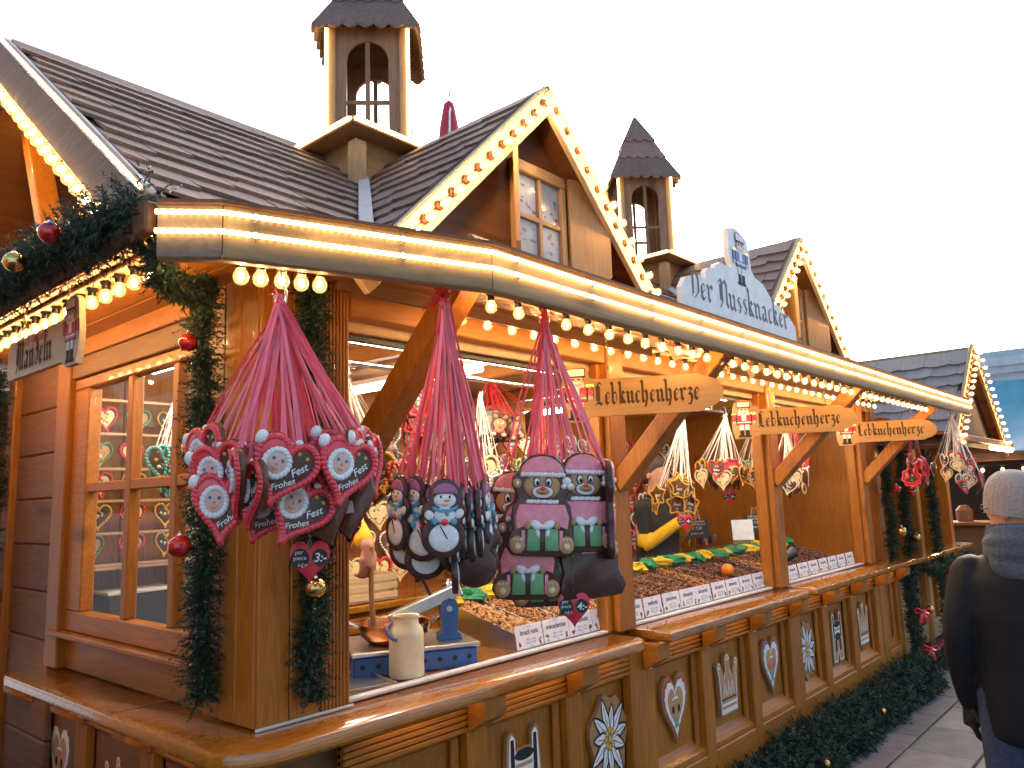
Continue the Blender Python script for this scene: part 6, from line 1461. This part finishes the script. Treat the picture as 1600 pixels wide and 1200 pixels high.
m.tube([(-.010,.112,.004),(.010,.112,.004)], .0018, 6); m.build('glasses', 'black_plastic', P1)
m = MB()
for s in (-1,1): m.ball((s*.105,.055-.03*s,.055), (.052,.135,.055), 0, 14, 8)
m.build('shoes', 'rubber', P1, smooth='all'); P1.scale = (.975,.975,.975)
# --- sellers behind the counter, facing the street
def seller(loc, label, arms, head_yaw):
    t = thing('person', label, 'person', loc, pi)
    z0 = .0
    m = MB(); loft(m, [(0,0,.80,.16,.11),(0,0,.95,.165,.12),(0,0,1.1,.14,.11),(0,0,1.3,.165,.115),(0,0,1.40,.15,.10),(0,0,1.46,.06,.06)])
    m.tube([(0,0,1.4),(0,.012,1.5),(0,.02,1.58)], [.062,.055,.054], 12); head(m, (0,.025,1.635), head_yaw)
    for s in (-1,1): limb(m, [(s*.09,0,.88),(s*.10,.0,.48),(s*.10,0,.07)], [.085,.058,.04]); m.ball((s*.10,.05,.045), (.045,.12,.04), 0, 12, 8)
    sl = MB()
    loft(sl, [(0,0,.86,.18,.13),(0,0,1.0,.172,.13),(0,0,1.1,.165,.128),(0,0,1.3,.19,.132),(0,0,1.4,.17,.115),(0,0,1.455,.085,.08)], 22)
    for s, el, wr, hd2, pn, gp in arms:
        limb(m, [(s*.17,0,1.40), el, wr], [.05,.04,.029]); hand(m, wr, hd2, pn, gp, side=s)
        e, w = Vector(el), Vector(wr); a_ = Vector((s*.18,0,1.385)); limb(sl, [a_, a_.lerp(e,.5), e], [.066,.054,.046]); sv = MB(); limb(sv, [a_.lerp(e,.72), e, e.lerp(w,.5), e.lerp(w,.86)], [.052,.051,.046,.041]); fuse(sv.build('sleeve', 'sleeve_yellow', t), .009, 4)
    fuse(m.build('body', 'skin', t), .0062, 4); fuse(sl.build('shirt', 'apron_black', t), .010, 4)
    m = MB(); loft(m, [(0,.0,.45,.215,.16),(0,.0,.8,.21,.16),(0,.006,1.0,.195,.15),(0,.010,1.15,.19,.15),(0,.012,1.28,.192,.148),(0,.014,1.36,.165,.13),(0,.014,1.41,.13,.11)], 22)
    for s in (-1,1): limb(m, [(s*.085,.10,1.34),(s*.075,.07,1.44),(s*.06,-.02,1.475)], [.018,.016,.016])
    fuse(m.build('apron', 'apron_black', t), .010, 4)
    m = MB()
    for s in (-1,1): limb(m, [(s*.09,0,.86),(s*.10,.0,.48),(s*.10,0,.06)], [.10,.075,.06])
    fuse(m.build('trousers', 'apron_black', t), .014, 3)
    m = MB(); m.M = Matrix.Translation((0,.015,1.655)) @ Matrix.Rotation(head_yaw, 4, 'Z'); loft(m, [(0,-.05,-.09,.06,.055),(0,-.035,-.05,.084,.08),(0,-.02,.0,.09,.094),(0,-.004,.04,.090,.112),(0,-.002,.08,.076,.098),(0,-.002,.115,.04,.05),(0,-.002,.122,.01,.01)], 18); m.build('hair', 'hair', t, smooth='all')
    return t
# local axes of a seller: +y points to the street, +x to the street's left
seller((1.94,2.93,.10), 'seller in yellow sleeves and black apron stirring the pan, mostly behind the pillar',
       [(-1,(-.155,.14,1.53),(-.070,.375,1.42),(.02,.02,-1),(.0,-1,0),.62), (1,(.24,.0,1.14),(.20,.18,1.0),(-.1,.7,-.5),(-1,0,0),.5)], .1)
seller((5.14,3.10,.20), 'seller in yellow sleeves and black apron holding a biscuit under the gingerbread stars',
       [(-1,(-.205,.03,1.12),(-.085,.27,1.31),(.25,.1,.95),(1,0,.2),.55), (1,(.205,.03,1.12),(.07,.27,1.30),(-.25,.1,.95),(-1,0,.2),.55)], -.1)
m = MB(); plate(m, heart(.10,.105,30), .012); o = m.build('gingerbread_heart', 'gingerbread', None, smooth=40); o.location = (5.15,2.80,1.62); o.rotation_euler = (0,0,-.6); tag(o, 'plain gingerbread held in the hands of the seller under the stars', 'gingerbread')

# ================================================================ the next stall and what lies beyond
S2 = Vector((9.1,3.0,0))
st2 = thing('market_stall', 'next wooden stall along the lane with a steep bulb-edged gable', 'stall', S2)
def p2(name, mb, mats, parent=st2, smooth=False): return mb.build(name, mats, parent, S2, smooth)
for x in (7.92, 8.95, 10.3):
    m = MB(); m.cbox((x,2.24,.02), (x+.13,2.37,2.3), .007); p2('post', m, 'amber_z')
m = MB(); slab(m, [(8.06,2.06),(10.42,2.06),(10.42,2.3),(8.06,2.3)], .95, 1.0, .01); p2('counter', m, 'counter_x')
for k in range(5):
    x0 = 8.06+k*.47
    m = MB(); m.cbox((x0,2.30,.25), (x0+.45,2.32,.94), .003); p2('panel', m, 'pale_z'); m = MB(); m.cbox((x0-.02,2.26,.12), (x0+.05,2.31,.94), .005); p2('pilaster', m, 'amber_z')
m = MB(); m.cbox((8.06,2.255,.10), (10.3,2.30,.28), .006); p2('base_rail', m, 'pale_x')
m = MB(); m.box((7.95,4.0,.02), (10.4,4.03,2.4)); m.box((10.38,2.38,.02), (10.4,4.0,2.4)); m.box((7.96,2.38,.02), (7.98,4.0,2.3)); p2('back_wall', m, 'amber_z')
m = MB(); m.cbox((7.9,2.2,2.2), (10.45,2.28,2.34), .006); p2('lintel', m, 'amber_x')
m = MB(); m.cbox((7.6,1.55,2.07), (10.5,1.62,2.13), .006); p2('canopy_beam', m, 'amber_x')
m = MB(); m.cbox((7.62,1.63,2.12), (10.48,2.3,2.14), .004); p2('soffit', m, 'amber_x')
gc, gzz, ghw, gs = 9.07, 3.08, 1.24, .835
for sgn in (-1,1):
    m = MB(); zb = gzz-gs*ghw; vs = [(gc+sgn*ghw,1.62,zb),(gc,1.62,gzz),(gc,4.1,gzz),(gc+sgn*ghw,4.1,zb)]; vs += [(x,y,z-.03) for x,y,z in vs]
    m.add(vs, [(0,1,2,3),(7,6,5,4),(0,4,5,1),(1,5,6,2),(2,6,7,3),(3,7,4,0)]); gr = p2('roof_side', m, 'brown_y')
    if sgn < 0: shingle_field(gr, None, (gc-ghw,4.1,zb), (0,-1,0), (1,0,gs), 2.48, ghw*1.303, SHG, .242, .185, porg=S2)
    m = MB(); m.beam((gc+sgn*(ghw+.02),1.60-.004*(sgn+1)/2,gzz-gs*(ghw+.02)-.03), (gc-sgn*.02,1.60-.004*(sgn+1)/2,gzz-.01), .03, .10); p2('barge_board', m, 'pale_x')
    string_lights(lin((gc+sgn*1.2,1.582,gzz-gs*1.2-.03), (gc+sgn*.05,1.582,gzz-.07), 15), 'bulbs up the %s edge of the next stall gable' % ('left' if sgn < 0 else 'right'), direction=(0,-1,0), sock=SOCKB, group='bulb strings on the next stall')
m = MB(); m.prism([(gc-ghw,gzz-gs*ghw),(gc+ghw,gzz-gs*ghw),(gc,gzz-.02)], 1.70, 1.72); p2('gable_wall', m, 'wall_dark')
m = MB(); m.cbox((gc-.05,2.9,gzz-.02), (gc+.05,3.1,gzz+.09), .01); p2('roof_vent', m, 'slate_far')
t = thing('canopy_lamp', 'glowing strip lamp under the next stall canopy', 'lamp', (9.6,1.53,2.03)); m = MB(); m.cbox((-.55,-.02,-.02), (.55,.02,.02), .008); m.build('tube', 'glow_strip', t); m = MB(); m.cbox((-.56,-.015,.021), (.56,.015,.035), .003); m.build('housing', 'white_paint', t)
garland('fir garland on the corner post of the next stall', wob((8.08,2.14,2.1), (8.1,2.12,.12), 16, .015, 51), .08, 800, seed=51)
garland('fir garland under the counter of the next stall', [(8.1,2.02,.92),(8.5,1.99,.84),(8.95,2.0,.92),(9.4,1.99,.84),(9.9,2.0,.92)], .08, 700, seed=52)
garland('fir garland on the second post of the next stall', wob((9.0,2.12,2.05), (9.02,2.1,.12), 14, .015, 53), .08, 700, seed=53)
garland('dark fir garland at the left picture edge beside the log wall', wob((1.17,4.40,2.40), (1.18,4.42,1.1), 16, .012, 54), .08, 1000, seed=54)
m = MB(); foliage(m, wob((8.0,1.98,.08), (10.3,1.98,.08), 10, .03, 55), .14, 300, seed=55, nl=(.025,.05), nw=.004); o = m.build('fir_branches', 'needle', None, (9,1.98,0), fix=False); o.location = (9,1.98,0); tag(o, 'low fir branches at the foot of the next stall', 'fir branches')
for i, (p, r, red, l) in enumerate((((8.03,2.05,1.98),.035,False,'gold bauble at the top of the next stall post'), ((8.04,2.05,1.62),.035,True,'red bauble on the next stall post'), ((8.05,2.05,1.2),.035,False,'gold bauble low on the next stall post'), ((8.5,1.9,.85),.035,True,'red bauble under the next stall counter'), ((8.75,1.9,.88),.035,False,'gold bauble under the next stall counter'), ((8.05,2.0,.55),.035,False,'gold bauble near the foot of the next stall post'))): bauble(p, r, red, l)
for i, (x, z) in enumerate(((7.42,.62),(7.52,.30),(8.12,.25))):
    t = thing('red_bow', ('red bow tied to the garland at the counter end','red bow low on the garland at the counter end','red bow at the foot of the next stall post')[i], 'bow', (x,1.90,z), radians(-60)); m = MB()
    for s in (-1,1): m.strip([(0,0,0),(s*.05,-.02,.03),(s*.075,-.01,.0),(s*.05,.01,-.02),(0,0,0)], .03, (0,1,.3)); m.strip([(0,0,0),(s*.02,-.01,-.05),(s*.03,0,-.10)], .025, (1,.2,0))
    m.build('loops', 'red_ribbon', t, fix=False); m = MB(); m.ball((0,-.008,0), .014, 0, 8, 6); m.build('knot', 'red_ribbon', t, smooth='all')
# teal tarpaulin stall farther off
t = thing('tarpaulin_stall', 'stall under a blue-green tarpaulin at the right picture edge', 'stall', (17,1,0)); o_ = Vector((17,1,0))
m = MB(); nx, nz = 26, 12; vs = []
for j in range(nz+1):
    for i in range(nx+1):
        y = -3.4+7.6*i/nx; s = j/nz; x = 14.6+1.6*s; z = 2.15+1.32*s-.13*sin(pi*s)
        vs.append((x+.07*noise.noise(Vector((y*1.4,z*1.1,3)))+.04*sin(y*2.3+z*3), y, z+.04*noise.noise(Vector((y*2,z*2,7)))))
k_ = len(vs); vs += [(x+.03,y,z+.02) for x,y,z in vs]
fs = [(j*(nx+1)+i, j*(nx+1)+i+1, (j+1)*(nx+1)+i+1, (j+1)*(nx+1)+i) for j in range(nz) for i in range(nx)]
m.add(vs, fs+[tuple(k_+q for q in f[::-1]) for f in fs]); m.add([(16.2,-3.4,3.45),(16.2,4.2,3.45),(19.5,4.2,3.2),(19.5,-3.4,3.2)], [(0,1,2,3)]); m.build('tarpaulin', 'tarp', t, o_, smooth='all')
for y in (-3.3,-.8,1.7,4.1):
    m = MB(); m.cbox((14.7,y,0), (14.8,y+.1,2.2), .005); m.build('post', 'brown_z', t, o_)
m = MB(); m.cbox((14.6,-3.4,0), (14.75,4.2,1.0), .006); m.build('counter_front', 'brown_y', t, o_); m = MB(); m.cbox((14.4,-3.4,1.0), (15.2,4.2,1.05), .006); m.build('counter', 'amber_y', t, o_)
m = MB(); m.box((18.5,-3.4,0), (18.6,4.2,3.1)); m.build('back_wall', 'wall_dark', t, o_)
m = MB(); m.cbox((14.5,-3.4,2.02), (14.62,4.2,2.16), .01); m.build('front_beam', 'brown_y', t, o_)
string_lights(lin((14.45,-3.0,1.95), (14.45,4.0,1.95), 26), 'small bulbs along the tarpaulin stall front', group='far bulb strings', scale=1.6)
for i in range(10):
    m = MB(); h_ = U(.15,.4); m.lathe([(0,0),(.12,0),(.13,h_*.7),(.06,h_),(0,h_)], 12); o = m.build('market_goods', random.choice(['brown_z','amber_z']), None, smooth=40); o.location = (14.8,-3.0+i*.75,1.05); tag(o, ('round jar standing on the tarpaulin stall counter'), 'jar', 'jars on the tarpaulin stall counter')
# distant stone building
t = thing('stone_building', 'pale grey building with a long cornice far behind the tarpaulin stall', 'building', (60,0,0)); o_ = Vector((60,0,0))
m = MB(); m.box((52,-40,0), (70,12,8.2)); m.build('wall', 'stone_far', t, o_); m = MB(); m.box((51.3,-40.6,8.2), (70.6,12.6,8.7)); m.box((51.6,-40.4,7.8), (70.4,12.4,8.2)); m.build('cornice', 'slate_far', t, o_)
m = MB(); m.box((53,-39,8.7), (69,11,9.3)); m.build('roof', 'slate_far', t, o_)
for i in range(9):
    for j in range(2):
        y = 9-i*5; z = .8+j*3.0; m = MB(); m.box((51.94,y-.9,z), (51.99,y+.9,z+2.3)); w_ = m.build('window', 'gutter', t, o_); m = MB(); m.box((51.88,y-1.1,z-.2), (51.99,y+1.1,z)); m.build('sill', 'slate_far', w_, o_)
# red ornament rising behind the gable
t = thing('roof_ornament', 'red and white pointed figure rising behind the near front gable', 'ornament', (5.96,6.03,5.0))
m = MB(); m.lathe([(.16,0),(.17,.35),(.14,.7),(.115,.95),(.08,1.15),(.06,1.24),(.02,1.28)], 14); m.build('red_cloth', 'wrap_red', t, smooth=30)
m = MB()
for i in range(7): m.strip([(-.17+.01*i,-.06-.01*i,.1+.12*i),(-.15+.012*i,-.09,.35+.12*i),(-.11+.01*i,-.08,.55+.1*i)], .04, (1,.3,0))
m.build('white_trim', 'white_paint', t, fix=False); m = MB(); m.tube([(0,0,1.25),(.03,0,1.5)], .012, 6); m.build('spike', 'steel', t); m = MB(); m.tube([(0,0,-5.0),(0,0,.05)], .06, 8); m.build('mast', 'steel', t)

# ================================================================ plain stalls: one added out of view to shade the left wall, one behind
def plain_stall(x0, x1, y0, y1, h, label, ridge='x'):
    o = Vector(((x0+x1)/2,(y0+y1)/2,0)); t = thing('market_stall', label, 'stall', o)
    n = int((x1-x0)/.3)
    for k in range(n):
        a = x0+(x1-x0)*k/n; b = x0+(x1-x0)*(k+1)/n-.004
        for y in (y0, y1): m = MB(); m.cbox((a,y-.02,.02), (b,y+.02,h), .004); m.build('wall_plank', 'amber_z', t, o)
    n = int((y1-y0)/.3)
    for k in range(n):
        a = y0+.02+(y1-y0-.04)*k/n; b = y0+.02+(y1-y0-.04)*(k+1)/n-.004
        for x in (x0, x1): m = MB(); m.cbox((x-.02,a,.02), (x+.02,b,h), .004); m.build('wall_plank', 'amber_z', t, o)
    m = MB(); rz = h+.9; e = .35
    if ridge == 'x':
        ym = (y0+y1)/2
        for sg, ye in ((1,y0-e), (-1,y1+e)):
            vs = [(x0-e,ye,h-.25),(x1+e,ye,h-.25),(x1+e,ym,rz),(x0-e,ym,rz)]; vs += [(x,y,z-.05) for x,y,z in vs]
            m.add(vs, [(0,1,2,3),(7,6,5,4),(0,4,5,1),(1,5,6,2),(2,6,7,3),(3,7,4,0)])
        m.prism([(y0,h),(y1,h),(ym,rz-.06)], x0, x0+.03, plane='yz'); m.prism([(y0,h),(y1,h),(ym,rz-.06)], x1-.03, x1, plane='yz')
    else:
        xm = (x0+x1)/2
        for xe in (x0-e, x1+e):
            vs = [(xe,y0-e,h-.25),(xe,y1+e,h-.25),(xm,y1+e,rz),(xm,y0-e,rz)]; vs += [(x,y,z-.05) for x,y,z in vs]
            m.add(vs, [(0,1,2,3),(7,6,5,4),(0,4,5,1),(1,5,6,2),(2,6,7,3),(3,7,4,0)])
        m.prism([(x0,h),(x1,h),(xm,rz-.06)], y0, y0+.03); m.prism([(x0,h),(x1,h),(xm,rz-.06)], y1-.03, y1)
    m.build('roof', 'shingle', t, o)
    m = MB(); m.cbox((x0-.2,y0-.2,.98), (x1+.2,y0-.022,1.03), .006) if ridge != 'x' else m.cbox((x0,y1+.022,.98), (x1,y1+.25,1.03), .006); m.build('counter', 'counter_x', t, o)
plain_stall(-4.6,-1.35,1.9,7.4,2.7,'closed wooden stall across the side lane, left of the camera', 'y')  # unseen blocker, added to keep sky light off the long stall's left side
plain_stall(1.05,5.2,5.1,8.2,2.6,'dark wooden stall just showing at the left picture edge behind the side garland')
